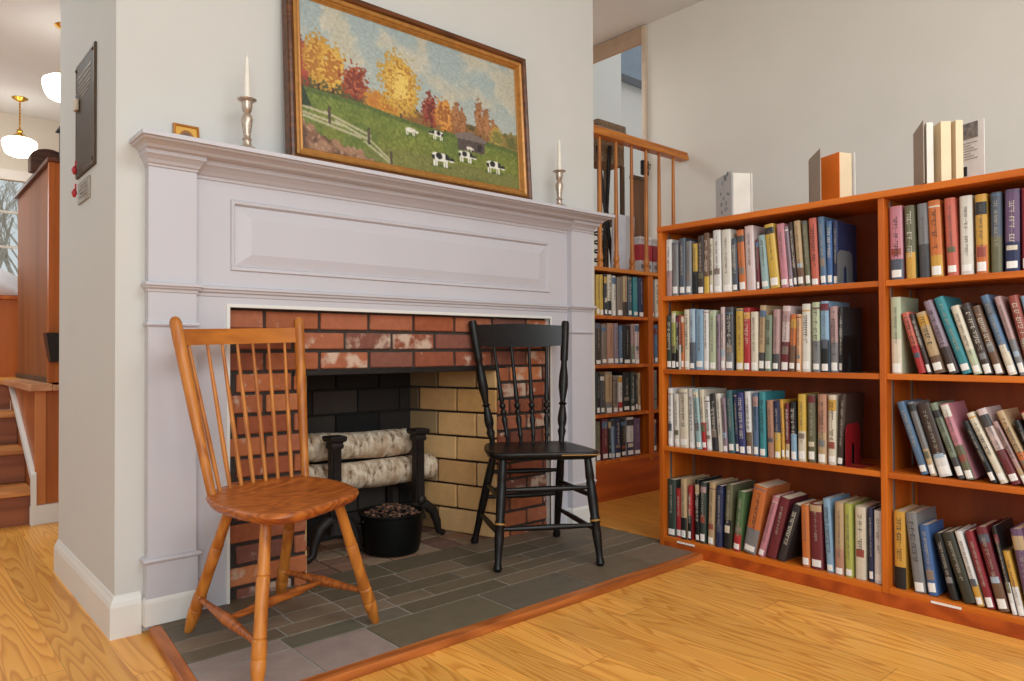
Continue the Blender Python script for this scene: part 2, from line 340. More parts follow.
# stairs and the panelled half wall at the far left
st = boxes('floor_stairs', [(-1.2, 0.622, 4.52+0.30*k, 5.62, 0.183*k, 0.183*(k+1)-0.028) for k in range(4)], RISER); structure(st)
boxes('stair_treads', [(-1.2, 0.621, 4.49+0.30*k, 4.80+0.30*k+(0.0 if k < 3 else 0.02), 0.183*(k+1)-0.028, 0.183*(k+1)) for k in range(4)], STAIRW, st, bev=0.006)
kw = boxes('wall_knee', [(0.625, 2.4, 4.50, 5.42, 0.0, 0.70)], wood('half_wall_panel_wood', (196, 112, 52), (158, 82, 34), 'Z', 0.4, 3, 0.6)); structure(kw)
boxes('corner_strip', [(0.622, 0.672, 4.488, 4.50, 0.10, 0.70)], wood('half_wall_corner_wood', (206, 128, 70), (166, 94, 46), 'Z', 0.4, 3, 0.6), kw, bev=.003)
bm = B(); prism(bm, [(4.47, 0), (4.50, 0), (4.50, 0.235), (5.36, 0.70), (5.30, 0.70), (4.47, 0.265)], lambda p, h: Vector((h, p[0], p[1])), 0.604, 0.628)
structure(obj('trim_5', bm, BASEB))
structure(boxes('baseboard_back', [(0.60, 2.4, 4.472, 4.50, 0, 0.10)], BASEB, bev=.004))
structure(boxes('trim_6', [(0.585, 0.69, 4.42, 5.42, 0.70, 0.738), (0.69, 2.4, 4.42, 5.42, 0.70, 0.728)], wood('ledge_wood', (214, 160, 120), (180, 120, 80), 'Y', 0.35, 4, 0.8), bev=.006))
# ------------------------------------------------------------------ fireplace: white wooden surround
MX0, MX1, MID = 0.603, 2.803, 1.703
PY, PAN, SHF = 2.500, 2.533, 2.380       # pilaster face, panel face, shelf front
OX0, OX1, OZ = 0.922, 2.484, 1.056       # opening in the wood
mp = thing('fireplace_surround', 'pale lavender painted wooden mantelpiece framing the brick fireplace', 'mantelpiece', (MID, PAN, 0))
def sweep_x(bm, x0, x1, prof, kx=1.0):
    """moulding along X: prof (proud of y=base, z); mitred returns at both ends"""
    base = prof[0]
    a = [bm.verts.new((x0-o*kx, base-o, z)) for o, z in prof[1]]; b = [bm.verts.new((x1+o*kx, base-o, z)) for o, z in prof[1]]
    la = [bm.verts.new((x0-o*kx, FY, z)) for o, z in prof[1]]; lb = [bm.verts.new((x1+o*kx, FY, z)) for o, z in prof[1]]
    for p, q in ((la, a), (a, b), (b, lb)):
        for i in range(len(p)-1): bm.faces.new((p[i], p[i+1], q[i+1], q[i]))
    bm.faces.new((la[-1], a[-1], b[-1], lb[-1])); bm.faces.new((la[0], lb[0], b[0], a[0]))
bm = B()   # shelf board with stepped edge
sweep_x(bm, MX0+.054, MX1-.054, (PY, [(0.0, 1.546), (0.056, 1.547), (0.062, 1.549), (0.068, 1.556), (0.084, 1.562), (0.102, 1.564), (0.106, 1.567), (0.106, 1.570), (0.120, 1.571), (0.120, 1.584), (0.116, 1.586)]), .45)
obj('mantel_shelf', bm, TRIM, mp)
CR = [(0.0, 1.500), (0.005, 1.501), (0.007, 1.508), (0.014, 1.511), (0.020, 1.520), (0.034, 1.530), (0.042, 1.534), (0.044, 1.548)]
PX = ((0.651, 0.800), (2.606, 2.755))
for x0, x1 in PX:
    n = 'pilaster'
    pl = boxes(n, [(x0, x1, PY, FY, 0.236, 1.55)], TRIM, mp)
    bm = B(); sweep_x(bm, x0, x1, (PY, CR), .42); obj('capital', bm, TRIM, pl)
    bm = B(); sweep_x(bm, x0, x1, (PY, [(0, 1.094), (.004, 1.096), (.006, 1.104), (.014, 1.108), (.016, 1.112), (.022, 1.116), (.022, 1.124), (0.018, 1.127)]), .6); obj('band', bm, TRIM, pl)
    bm = B(); sweep_x(bm, x0, x1, (PY, [(0, .984), (.009, .986), (.011, .991), (.009, .996), (0, .998)]), .6); obj('astragal', bm, TRIM, pl)
    bm = B(); sweep_x(bm, x0, x1, (PY, [(.004, 0.10), (.004, 0.222), (.012, .226), (.015, .232), (.012, .238), (0, .242)])); obj('base_block', bm, TRIM, pl)
    bm = B(); sweep_x(bm, x0, x1, (PY, [(.010, 0.027), (.010, 0.098), (.008, .106), (.004, .112), (0, .116)])); obj('plinth', bm, BASEB, pl)
# field between and round the opening
bm = B()
box(bm, 0.80, OX0, PAN, FY, 0.027, 1.55); box(bm, OX1, 2.606, PAN, FY, 0.027, 1.55); box(bm, OX0, OX1, PAN, FY, OZ, 1.183)
box(bm, OX0, OX1, PAN, FY, 1.434, 1.55)
obj('field_boards', bm, TRIM, mp)
bm = B()   # inner lining seen at the opening edge
box(bm, OX0-.012, OX0, PAN-.004, 2.568, 0.027, OZ+.012); box(bm, OX1, OX1+.012, PAN-.004, 2.568, 0.027, OZ+.012); box(bm, OX0, OX1, PAN-.004, 2.568, OZ, OZ+.012)
obj('opening_lining', bm, BASEB, mp)
# raised panel: sunk frame and bevelled field
px0, px1, pz0, pz1 = OX0, OX1, 1.183, 1.434
bm = B()
def ring(x0, x1, z0, z1, y): return [bm.verts.new(p) for p in ((x0, y, z0), (x1, y, z0), (x1, y, z1), (x0, y, z1))]
lev = [ring(px0, px1, pz0, pz1, PAN), ring(px0+.004, px1-.004, pz0+.004, pz1-.004, PAN-.008), ring(px0+.014, px1-.014, pz0+.014, pz1-.014, PAN-.007), ring(px0+.02, px1-.02, pz0+.02, pz1-.02, PAN+.006), ring(px0+.075, px1-.075, pz0+.062, pz1-.062, PAN-.006), ring(px0+.077, px1-.077, pz0+.064, pz1-.064, PAN-.006)]
for a, b in zip(lev, lev[1:]):
    for k in range(4): bm.faces.new((a[k], a[(k+1) % 4], b[(k+1) % 4], b[k]))
bm.faces.new(lev[-1]); obj('raised_panel', bm, TRIM, mp)
bm = B()   # bed moulding between the pilasters and the belt over the opening
sw = [(0.0, 1.490), (0.005, 1.491), (0.007, 1.500), (0.014, 1.504), (0.024, 1.514), (0.040, 1.526), (0.050, 1.531), (.052, 1.548)]
a = [bm.verts.new((0.80, PAN-o, z)) for o, z in sw]; b = [bm.verts.new((2.606, PAN-o, z)) for o, z in sw]
for i in range(len(sw)-1): bm.faces.new((a[i], a[i+1], b[i+1], b[i]))
obj('bed_moulding', bm, TRIM, mp)
bm = B()
sw = [(0, 1.090), (.004, 1.092), (.006, 1.102), (.014, 1.106), (.016, 1.112), (.022, 1.116), (.022, 1.124), (0.0, 1.128)]
a = [bm.verts.new((0.80, PAN-o, z)) for o, z in sw]; b = [bm.verts.new((2.606, PAN-o, z)) for o, z in sw]
for i in range(len(sw)-1): bm.faces.new((a[i], a[i+1], b[i+1], b[i]))
obj('belt_moulding', bm, TRIM, mp)
rebase(mp)

# ------------------------------------------------------------------ brick firebox
BY = 2.576; FBX0, FBX1, FBZ, BACK = 1.221, 2.178, 0.826, 3.08
fb = thing('brick_firebox', 'red brick fireplace opening with sooty yellow firebrick inside', 'fireplace', (MID, BY, 0))
rng = random.Random(11)
def brick_wall(bm, org, ux, width, courses, z0, hc, lb, j, tone, prouder, clip=None, shift=0.0):
    """individual bricks; org plan origin, ux plan direction, outward normal to the left-hand front"""
    ux = Vector((ux[0], ux[1], 0)).normalized(); nx = Vector((ux.y, -ux.x, 0))
    for c in range(courses):
        z = z0+c*hc; off = -(0.5*lb if c % 2 else 0.0)+shift; s = off
        spans = clip(z, z+hc) if clip else [(0, width)]
        while s < width:
            for a, b in spans:
                p, q = max(s+j/2, a), min(s+lb-j/2, b)
                if q-p < 0.02: continue
                n = len(bm.faces); r = bmesh.ops.create_cube(bm, size=1.0); pr = prouder*rng.uniform(.75, 1.2)
                for v in r['verts']:
                    l = (p+q)/2+v.co.x*(q-p); h = z+hc/2+v.co.z*(hc-j); d = 0.01+(v.co.y+0.5)*(-0.02)+pr
                    l += rng.uniform(-.0015, .0015); h += rng.uniform(-.0012, .0012)
                    co = Vector((org[0], org[1], 0))+ux*l+nx*d; v.co = Vector((co.x, co.y, h))
                es = list({e for v in r['verts'] for e in v.link_edges}); bmesh.ops.bevel(bm, geom=es, offset=0.004, segments=1, affect='EDGES')
                bm.faces.ensure_lookup_table(); colour_faces(bm, bm.faces[n:], tone(c, (p+q)/2, z))
            s += lb
reds = [(164, 92, 58), (182, 104, 64), (140, 76, 52), (194, 118, 74), (120, 68, 52), (168, 98, 68), (154, 82, 52), (128, 78, 64)]
def red(c, l, z):
    k = rng.choice(reds); k = C(*k); return (k[0], k[1], k[2], rng.choice((0.05, 0.1, 0.2, 0.35, 0.75)))
W = OX1-OX0+0.06
def clipf(za, zb):
    a, b = FBX0-OX0+.03, FBX1-OX0+.03
    return [(0, W)] if za >= FBZ-0.002 else [(0, a), (b, W)]
bm = B(); brick_wall(bm, (OX0-.03, BY), (1, 0), W, 15, FBZ-11*0.0763+0.0, 0.0763, 0.216, 0.013, red, 0.004, clipf, shift=0.06)
obj('brick_facing', bm, BRICK, fb)
bm = B(); box(bm, OX0-.03, FBX0, BY-.002, BY+.1, 0.02, 1.12); box(bm, FBX1, OX1+.03, BY-.002, BY+.1, 0.02, 1.12); box(bm, FBX0, FBX1, BY-.002, BY+.1, FBZ, 1.12)
obj('mortar_bed', bm, MORTAR, fb)
obj('iron_lintel', (lambda q: (box(q, FBX0-.05, FBX1+.05, BY-.012, BY+.09, FBZ-.018, FBZ-.001, bev=.002), q)[1])(B()), IRON, fb)
RX, LX = 2.03, 1.376     # splayed cheeks meet the back here
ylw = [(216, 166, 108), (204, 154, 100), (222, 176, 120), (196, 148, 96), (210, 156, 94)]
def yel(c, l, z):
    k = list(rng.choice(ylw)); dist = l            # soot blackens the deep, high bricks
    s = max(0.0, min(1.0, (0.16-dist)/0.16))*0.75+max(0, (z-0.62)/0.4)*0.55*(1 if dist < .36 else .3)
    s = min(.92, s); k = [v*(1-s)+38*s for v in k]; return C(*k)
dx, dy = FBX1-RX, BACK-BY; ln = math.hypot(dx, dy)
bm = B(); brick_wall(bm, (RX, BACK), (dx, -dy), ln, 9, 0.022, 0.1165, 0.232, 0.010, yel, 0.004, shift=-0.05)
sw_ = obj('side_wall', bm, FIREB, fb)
bm = B(); prism(bm, [(RX, BACK), (FBX1, BY+.09), (FBX1+.1, BY+.1), (RX+.12, BACK+.1)], lambda p, h: Vector((p[0], p[1], h)), 0.02, 1.09); obj('mortar_joints', bm, MORTAR, sw_)
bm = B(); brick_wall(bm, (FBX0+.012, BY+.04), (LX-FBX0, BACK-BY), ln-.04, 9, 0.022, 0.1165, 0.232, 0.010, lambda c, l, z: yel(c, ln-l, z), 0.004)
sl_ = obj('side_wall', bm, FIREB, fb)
bm = B(); prism(bm, [(LX, BACK), (FBX0, BY+.09), (FBX0-.1, BY+.1), (LX-.12, BACK+.1)], lambda p, h: Vector((p[0], p[1], h)), 0.02, 1.09); obj('mortar_joints', bm, MORTAR, sl_)
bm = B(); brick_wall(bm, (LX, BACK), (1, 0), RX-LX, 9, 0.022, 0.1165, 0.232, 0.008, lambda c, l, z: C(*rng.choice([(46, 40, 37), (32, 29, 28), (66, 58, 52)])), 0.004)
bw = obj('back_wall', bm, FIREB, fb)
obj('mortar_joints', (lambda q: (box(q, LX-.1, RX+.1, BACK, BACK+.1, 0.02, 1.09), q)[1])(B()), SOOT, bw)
obj('smoke_chamber', (lambda q: (box(q, FBX0-.1, FBX1+.1, BY+.1, BACK+.1, 1.05, 1.09), q)[1])(B()), SOOT, fb)
bm = B()
for ix in range(11):
    for iy in range(5):
        xa = 1.02+ix*0.122; ya = 2.585+iy*0.108
        n = len(bm.faces); box(bm, xa+.004, xa+.118, ya+.004, ya+.104, 0.005, 0.024+rng.uniform(-.001, .001), bev=.002)
        bm.faces.ensure_lookup_table(); colour_faces(bm, bm.faces[n:], C(*rng.choice([(150, 112, 88), (132, 98, 80), (142, 118, 96), (120, 88, 74)])))
ff = obj('inner_hearth_bricks', bm, attr_mat('inner_hearth_brick', 0.9, 0.3, 30, False, 0.4), fb)
obj('mortar_joints', (lambda q: (box(q, 1.0, 2.4, 2.585, BACK+.02, 0.003, 0.018), q)[1])(B()), MORTAR, ff)
rebase(fb)

# ------------------------------------------------------------------ andirons, logs, pot of pine cones
def andiron(x, y, label, inner=0):
    t = thing('andiron', label, 'andiron', (x, y, HZ), 'black iron andirons in the fireplace')
    bm = B(); turned(bm, (0, 0, .10), (0, 0, .515), [(0, .043), (.06, .036), (.5, .033), (.86, .032), (.885, .040), (.905, .040), (.93, .036), (.95, .052), (.985, .056), (1, .050)], 4)
    bmesh.ops.rotate(bm, verts=bm.verts[:], cent=(0, 0, 0), matrix=Matrix.Rotation(PI/4, 3, 'Z'))
    bmesh.ops.bevel(bm, geom=[e for e in bm.edges if abs(e.verts[0].co.z-e.verts[1].co.z) > .02], offset=.006, segments=2, affect='EDGES'); obj('post', bm, IRON, t, smooth=30)
    for s in (-1, 1):
        bm = B(); q = .62 if s == inner else 1.0; tube(bm, [(0, 0, .155), (s*.035*q, -.004, .158), (s*.075*q, -.008, .13), (s*.098*q, -.010, .075), (s*.106*q, -.012, .028), (s*.135*q, -.016, .014)], [.026, .026, .024, .020, .016, .014], 8); obj('foot', bm, IRON, t, smooth=60)
    bm = B(); box(bm, -.016, .016, 0.02, .27, .222, .25, bev=.004); box(bm, -.016, .016, .24, .27, .0, .23, bev=.004); obj('log_bar', bm, IRON, t)
    bm = B(); turned(bm, (0, -.034, .19), (0, -.046, .19), [(0, .018), (.5, .02), (1, .012)], 10); obj('rosette', bm, IRON, t, smooth=True)
    return t
andiron(1.462, 2.80, 'black iron andiron at the end nearer the maple chair')
andiron(1.886, 2.80, 'black iron andiron beside the yellow firebrick cheek', -1)
def log(p0, p1, r, label, sd):
    p0, p1 = Vector(p0), Vector(p1); t = thing('birch_log', label, 'log', ((p0+p1)/2)-Vector((0, 0, r)), 'birch logs on the andirons')
    bm = B(); rg = random.Random(sd); q, ln = frame_of(p0, p1); rings = []; seg = 20; nl = 24
    for i in range(nl+1):
        f = i/nl; rr = r*(1+.03*math.sin(f*9+sd)+rg.uniform(-.012, .012)); cen = p0.lerp(p1, f)+Vector((0, 0, .004*math.sin(f*5+sd)))
        rings.append([bm.verts.new(cen+q @ Vector((rr*(1+rg.uniform(-.02, .02))*math.cos(2*PI*k/seg), rr*(1+rg.uniform(-.02, .02))*math.sin(2*PI*k/seg), 0))-t.location) for k in range(seg)])
    for a, b in zip(rings, rings[1:]):
        for k in range(seg): bm.faces.new((a[k], a[(k+1) % seg], b[(k+1) % seg], b[k]))
    obj('bark', bm, BIRCH, t, smooth=True)
    for e, s in ((p0, -1), (p1, 1)):
        bm = B(); d = (p1-p0).normalized()*s; cyl(bm, e-d*.004-t.location, e+d*.003-t.location, r*.955, r*.93, 20); obj('cut_end', bm, LOGEND, t)
    return t
log((1.375, 2.945, .475), (1.905, 2.935, .470), .0615, 'upper birch log lying across the fireplace andirons', 1)
log((1.36, 2.94, .342), (2.035, 2.91, .338), .0625, 'lower birch log reaching past the andiron toward the firebrick', 2)
log((1.42, 3.034, .310), (1.95, 3.034, .310), .029, 'dark rear birch log behind the lower birch log', 3)
# pot
pot = thing('fireplace_pot', 'round black pot of pine cones standing before the logs', 'pot', (1.697, 2.725, HZ))
prof = [(0.0, 0.004), (.105, .0), (.118, .006), (.124, .03), (.134, .12), (.138, .165), (.146, .170), (.146, .176), (.138, .178), (.130, .170), (.124, .12), (.114, .03), (.0, .025)]
def lathe(bm, prof, cen=(0, 0, 0), seg=28):
    cen = Vector(cen); rings = []
    for r, z in prof:
        rings.append([bm.verts.new(cen+Vector((0, 0, z)))] if r == 0 else [bm.verts.new(cen+Vector((r*math.cos(2*PI*k/seg), r*math.sin(2*PI*k/seg), z))) for k in range(seg)])
    for a, b in zip(rings, rings[1:]):
        for k in range(seg):
            k2 = (k+1) % seg
            if len(a) == 1 and len(b) == 1: continue
            if len(a) == 1: bm.faces.new((a[0], b[k2], b[k]))
            elif len(b) == 1: bm.faces.new((a[k], a[k2], b[0]))
            else: bm.faces.new((a[k], a[k2], b[k2], b[k]))
bm = B(); lathe(bm, prof); obj('body', bm, BUCKET, pot, smooth=50)
bm = B(); tube(bm, [(.141*math.cos(a), .141*math.sin(a), .150-.05*math.sin(a)) for a in [PI*k/16 for k in range(17)]], .004, 6); obj('bail_handle', bm, IRON, pot, smooth=True)
bm = B(); rg = random.Random(4)
for i in range(420):       # scales of small cones heaped in the pot
    a, rr = rg.uniform(0, 2*PI), .126*math.sqrt(rg.random()); h = .155+.038*(1-(rr/.126)**2)+rg.uniform(-.006, .008)
    n = len(bm.faces); r = bmesh.ops.create_icosphere(bm, subdivisions=1, radius=rg.uniform(.006, .0105))
    sc = Matrix.Diagonal((1.4, .8, .45, 1)); rot = Matrix.Rotation(rg.uniform(0, 6.3), 4, 'Z') @ Matrix.Rotation(rg.uniform(-1, 1), 4, 'X')
    for v in r['verts']: v.co = rot @ sc @ v.co + Vector((rr*math.cos(a), rr*math.sin(a), h))
    bm.faces.ensure_lookup_table(); colour_faces(bm, bm.faces[n:], C(*rg.choice([(80, 56, 42), (56, 38, 30), (112, 78, 58), (40, 30, 26), (140, 96, 74)])))
pc = obj('pine_cone_scales', bm, attr_mat('pine_cone', 0.85, 0.3, 60, False, 0), None); pc.location = (1.697, 2.725, HZ)
tag(pc, 'brown pine cone pieces heaped in the round black pot', 'pine cones', kind='stuff')

# ------------------------------------------------------------------ maple windsor chair
WC = Vector((0.945, 2.10, HZ))
def V(*p): return Vector(p)-WC
ch = thing('windsor_chair', 'honey maple spindle-back chair with broad shaped seat at the hearth edge', 'chair', WC)
SZ = 0.474
outl = [(0.728, 2.195), (0.713, 2.10), (0.717, 2.00), (0.732, 1.905), (0.755, 1.845), (0.79, 1.812), (0.845, 1.808), (0.90, 1.832), (0.975, 1.874), (1.04, 1.912), (1.092, 1.948), (1.12, 1.985), (1.136, 2.04), (1.146, 2.12), (1.142, 2.20), (1.13, 2.27), (1.107, 2.325), (1.06, 2.362), (0.99, 2.372), (0.92, 2.362), (0.86, 2.345), (0.80, 2.31), (0.755, 2.255)]
def smooth_loop(p, it=1):
    for _ in range(it):
        q = []
        for i in range(len(p)):
            a, b = p[i], p[(i+1) % len(p)]; q += [(.75*a[0]+.25*b[0], .75*a[1]+.25*b[1]), (.25*a[0]+.75*b[0], .25*a[1]+.75*b[1])]
        p = q
    return p
def seat_mesh(outline, z, th, dish, ctr):
    bm = B(); lay = []
    o = smooth_loop(outline); cx, cy = ctr
    for s, h in ((0.86, z-th), (0.955, z-th*.75), (1.0, z-th*.3), (0.995, z-.004), (.97, z), (.88, z-.002), (.7, z-dish*.7), (.45, z-dish), (.2, z-dish*.8)):
        lay.append([bm.verts.new(V(cx+(x-cx)*s, cy+(y-cy)*s, h)) for x, y in o])
    for a, b in zip(lay, lay[1:]):
        for k in range(len(a)): bm.faces.new((a[k], a[(k+1) % len(a)], b[(k+1) % len(a)], b[k]))
    bm.faces.new(lay[0][::-1]); bm.faces.new(lay[-1]); return bm
obj('seat', seat_mesh(outl, SZ, .036, .009, (.94, 2.09)), SEATW, ch, smooth=50)
legprof = [(0, .0135), (.05, .0155), (.22, .0165), (.42, .0195), (.43, .0175), (.44, .0195), (.62, .0185), (.74, .0175), (.75, .015), (.76, .0175), (.86, .0195), (1, .0125)]
legprof = [(0, .0145), (.30, .0165), (.34, .0185), (.348, .016), (.356, .0185), (.55, .0172), (.70, .0182), (.706, .0158), (.715, .0195), (.80, .0205), (.82, .0185), (.83, .021), (.9, .0185), (1, .0125)]
tops = [(.80, 1.925), (1.055, 2.005), (.815, 2.215), (1.045, 2.285)]
feet = [(.735, 1.828), (1.212, 2.045), (.735, 2.372), (1.072, 2.462)]
feetz = HZ
for (tx, ty), (gx, gy) in zip(tops, feet):
    bm = B(); turned(bm, V(tx, ty, SZ-.028), V(gx, gy, feetz), legprof, 14); obj('leg', bm, OAK, ch, smooth=40)
def onleg(i, z):
    (tx, ty), (gx, gy) = tops[i], feet[i]; k = (SZ-.028-z)/(SZ-.028-feetz); return (tx+(gx-tx)*k, ty+(gy-ty)*k, z)
strp = [(0, .008), (.2, .010), (.45, .0155), (.5, .017), (.55, .0155), (.8, .010), (1, .008)]
a0, a1 = onleg(2, .135), onleg(0, .135); b0, b1 = onleg(3, .135), onleg(1, .135)
bm = B(); turned(bm, V(*a0), V(*a1), strp, 12); obj('stretcher', bm, SEATW, ch, smooth=60)
bm = B(); turned(bm, V(*b0), V(*b1), strp, 12); obj('stretcher', bm, SEATW, ch, smooth=60)
ma = [(p+q)/2 for p, q in zip(a0, a1)]; mb = [(p+q)/2 for p, q in zip(b0, b1)]
bm = B(); turned(bm, V(*ma), V(*mb), [(0, .008), (.2, .0105), (.3, .015), (.34, .012), (.38, .0155), (.5, .013), (.62, .0155), (.66, .012), (.7, .015), (.8, .0105), (1, .008)], 12); obj('stretcher', bm, SEATW, ch, smooth=60)
lb, lt = Vector((.757, 2.222, SZ-.01)), Vector((.686, 2.350, 1.008)); rb, rtp = Vector((1.108, 2.335, SZ-.01)), Vector((1.146, 2.47, 1.024))
for p, q in ((lb, lt), (rb, rtp)):
    bm = B(); turned(bm, p-WC, q-WC, [(0, .0125), (.04, .0135), (.5, .0168), (.9, .0185), (.97, .0178), (.99, .014), (1, .008)], 14); obj('back_post', bm, OAK, ch, smooth=40)
def at(p, q, k): return p.lerp(q, k)
# crest rail, slightly bowed backwards, let into the posts
bm = B(); n = 14; kb, kt = .838, .932; R = []
bow = Vector((-.04, .10, 0)).normalized()
for i in range(n+1):
    f = i/n; d = bow*(.034*4*f*(1-f)); lo = at(lb, lt, kb).lerp(at(rb, rtp, kb), f)+d; hi = at(lb, lt, kt).lerp(at(rb, rtp, kt), f)+d
    R.append([bm.verts.new(p-WC) for p in (lo-bow*.0075, lo+bow*.0075, hi+bow*.006, hi-bow*.006)])
for a, b in zip(R, R[1:]):
    for k in range(4): bm.faces.new((a[k], a[(k+1) % 4], b[(k+1) % 4], b[k]))
bm.faces.new(R[0]); bm.faces.new(R[-1]); obj('crest_rail', bm, wood('crest_rail_maple', (196, 116, 36), (156, 82, 22), 'X', .32, 5, 1.5), ch, smooth=30)
sbot = [(.795, 2.262), (.838, 2.296), (.882, 2.318), (.927, 2.332), (.972, 2.341), (1.016, 2.345), (1.062, 2.342)]
for i, (x, y) in enumerate(sbot):
    f = (i+.95)/7.95 if i else .125
    f = .075+.128*i+.04*(i > 0); f = min(.90, f)
    d = bow*(.034*4*f*(1-f)); tp = at(lb, lt, kb).lerp(at(rb, rtp, kb), f)+d
    bm = B(); turned(bm, V(x, y, SZ-.01), tp-WC, [(0, .0062), (.25, .0078), (.6, .0068), (1, .0048)], 10); obj('spindle', bm, OAK, ch, smooth=60)

# ------------------------------------------------------------------ black spindle-back chair
BC = Vector((2.125, 2.28, HZ)); WC = BC
bc = thing('black_spindle_chair', 'worn black painted spindle-back chair in front of the firebrick', 'chair', BC)
SZ = 0.486
FL, FR, BR_, BL = (1.885, 2.222), (2.222, 1.995), (2.345, 2.318), (2.068, 2.50)
o = [(1.868, 2.262), (1.872, 2.225), (1.895, 2.196), (2.05, 2.085), (2.185, 1.985), (2.215, 1.975), (2.242, 2.0), (2.29, 2.10), (2.335, 2.225), (2.362, 2.315), (2.350, 2.335), (2.20, 2.43), (2.09, 2.505), (2.05, 2.505), (1.985, 2.44), (1.91, 2.34)]
obj('seat', seat_mesh(o, SZ, .034, .010, (2.11, 2.26)), BLACKW, bc, smooth=50)
bm = B(); so = smooth_loop(o); tube(bm, [V(2.11+(x-2.11)*1.002, 2.26+(y-2.26)*1.002, SZ-.012) for x, y in so[6:13]], .0022, 6)
obj('edge_stripe', bm, GOLDP, bc)['label'] = 'worn gold line along the seat front'
tops = [(1.915, 2.228), (2.210, 2.035), (2.075, 2.47), (2.325, 2.30)]
feet = [(1.842, 2.180), (2.204, 1.962), (2.040, 2.580), (2.410, 2.414)]
feet = [(1.842, 2.180), (2.206, 1.962), (2.040, 2.578), (2.402, 2.412)]
fl = [(0, .015), (.10, .017), (.20, .019), (.22, .016), (.24, .019), (.40, .021), (.55, .0185), (.57, .0215), (.60, .0215), (.62, .0175), (.70, .020), (.82, .0165), (.92, .0135), (.945, .016), (.975, .0185), (1, .012)]
bl = [(0, .015), (.3, .019), (.6, .018), (.85, .0145), (.93, .014), (.955, .018), (.985, .018), (1, .012)]
for i, ((tx, ty), (gx, gy)) in enumerate(zip(tops, feet)):
    bm = B(); turned(bm, V(tx, ty, SZ-.026), V(gx, gy, HZ), fl if i < 2 else bl, 14); lg = obj('leg', bm, BLACKW, bc, smooth=40)
    if i < 2:
        p, q = V(tx, ty, SZ-.026), V(gx, gy, HZ); a, b = p.lerp(q, .577), p.lerp(q, .592)
        bm = B(); cyl(bm, a, b, .0222, .0222, 14); obj('gold_ring', bm, GOLDP, lg, smooth=40)['label'] = 'thin gold painted ring'
feetz = HZ
rung = [(0, .008), (.3, .011), (.5, .0125), (.7, .011), (1, .008)]
for i, j, zs in ((0, 1, (.335, .185)), (2, 3, (.355, .24)), (0, 2, (.30, .165)), (1, 3, (.30, .165))):
    for z in zs:
        bm = B(); turned(bm, V(*onleg(i, z)), V(*onleg(j, z)), rung, 10); obj('stretcher', bm, BLACKW, bc, smooth=60)
lb, lt = Vector((2.075, 2.485, SZ-.01)), Vector((2.000, 2.535, 1.035)); rb, rtp = Vector((2.335, 2.310, SZ-.01)), Vector((2.457, 2.400, 1.036))
pp = [(0, .012), (.05, .013), (.10, .0195), (.13, .0135), (.16, .0195), (.20, .0215), (.28, .0155), (.305, .012), (.32, .020), (.335, .012), (.36, .014), (.46, .0225), (.54, .021), (.62, .0155), (.66, .0135), (.68, .0185), (.70, .0185), (.97, .0195), (1, .0165)]
for p, q in ((lb, lt), (rb, rtp)):
    bm = B(); turned(bm, p-WC, q-WC, pp, 14); obj('back_post', bm, BLACKW, bc, smooth=40)
bow = Vector((.43, .90, 0)).normalized(); bm = B(); R = []; n = 16; kb, kt = .80, .975
for i in range(n+1):
    f = i/n; d = bow*(.026*4*f*(1-f)); sag = -.008*4*f*(1-f)
    lo = at(lb, lt, kb).lerp(at(rb, rtp, kb), f)+d+Vector((0, 0, sag)); hi = at(lb, lt, kt).lerp(at(rb, rtp, kt), f)+d+Vector((0, 0, -.004*math.cos(f*2*PI)))
    R.append([bm.verts.new(p-WC) for p in (lo-bow*.008, lo+bow*.008, hi+bow*.006, hi-bow*.006)])
for a, b in zip(R, R[1:]):
    for k in range(4): bm.faces.new((a[k], a[(k+1) % 4], b[(k+1) % 4], b[k]))
bm.faces.new(R[0]); bm.faces.new(R[-1]); obj('crest_rail', bm, BLACKW, bc, smooth=30)
sp = [(0, .007), (.08, .008), (.10, .0125), (.12, .008), (.20, .011), (.26, .014), (.30, .008), (.32, .0145), (.345, .0145), (.36, .008), (.385, .0145), (.41, .0145), (.425, .008), (.45, .012), (.60, .0095), (.80, .0075), (1, .007)]
for i in range(4):
    f = (.20, .40, .60, .80)[i]; d = bow*(.026*4*f*(1-f)); tp = at(lb, lt, kb).lerp(at(rb, rtp, kb), f)+d-Vector((0, 0, .004))
    g = (.22, .41, .59, .78)[i]; p0 = lb.lerp(rb, g)+Vector((0, 0, -.002))-bow*.004
    bm = B(); turned(bm, p0-WC, tp-WC, sp, 10); obj('spindle', bm, BLACKW, bc, smooth=60)
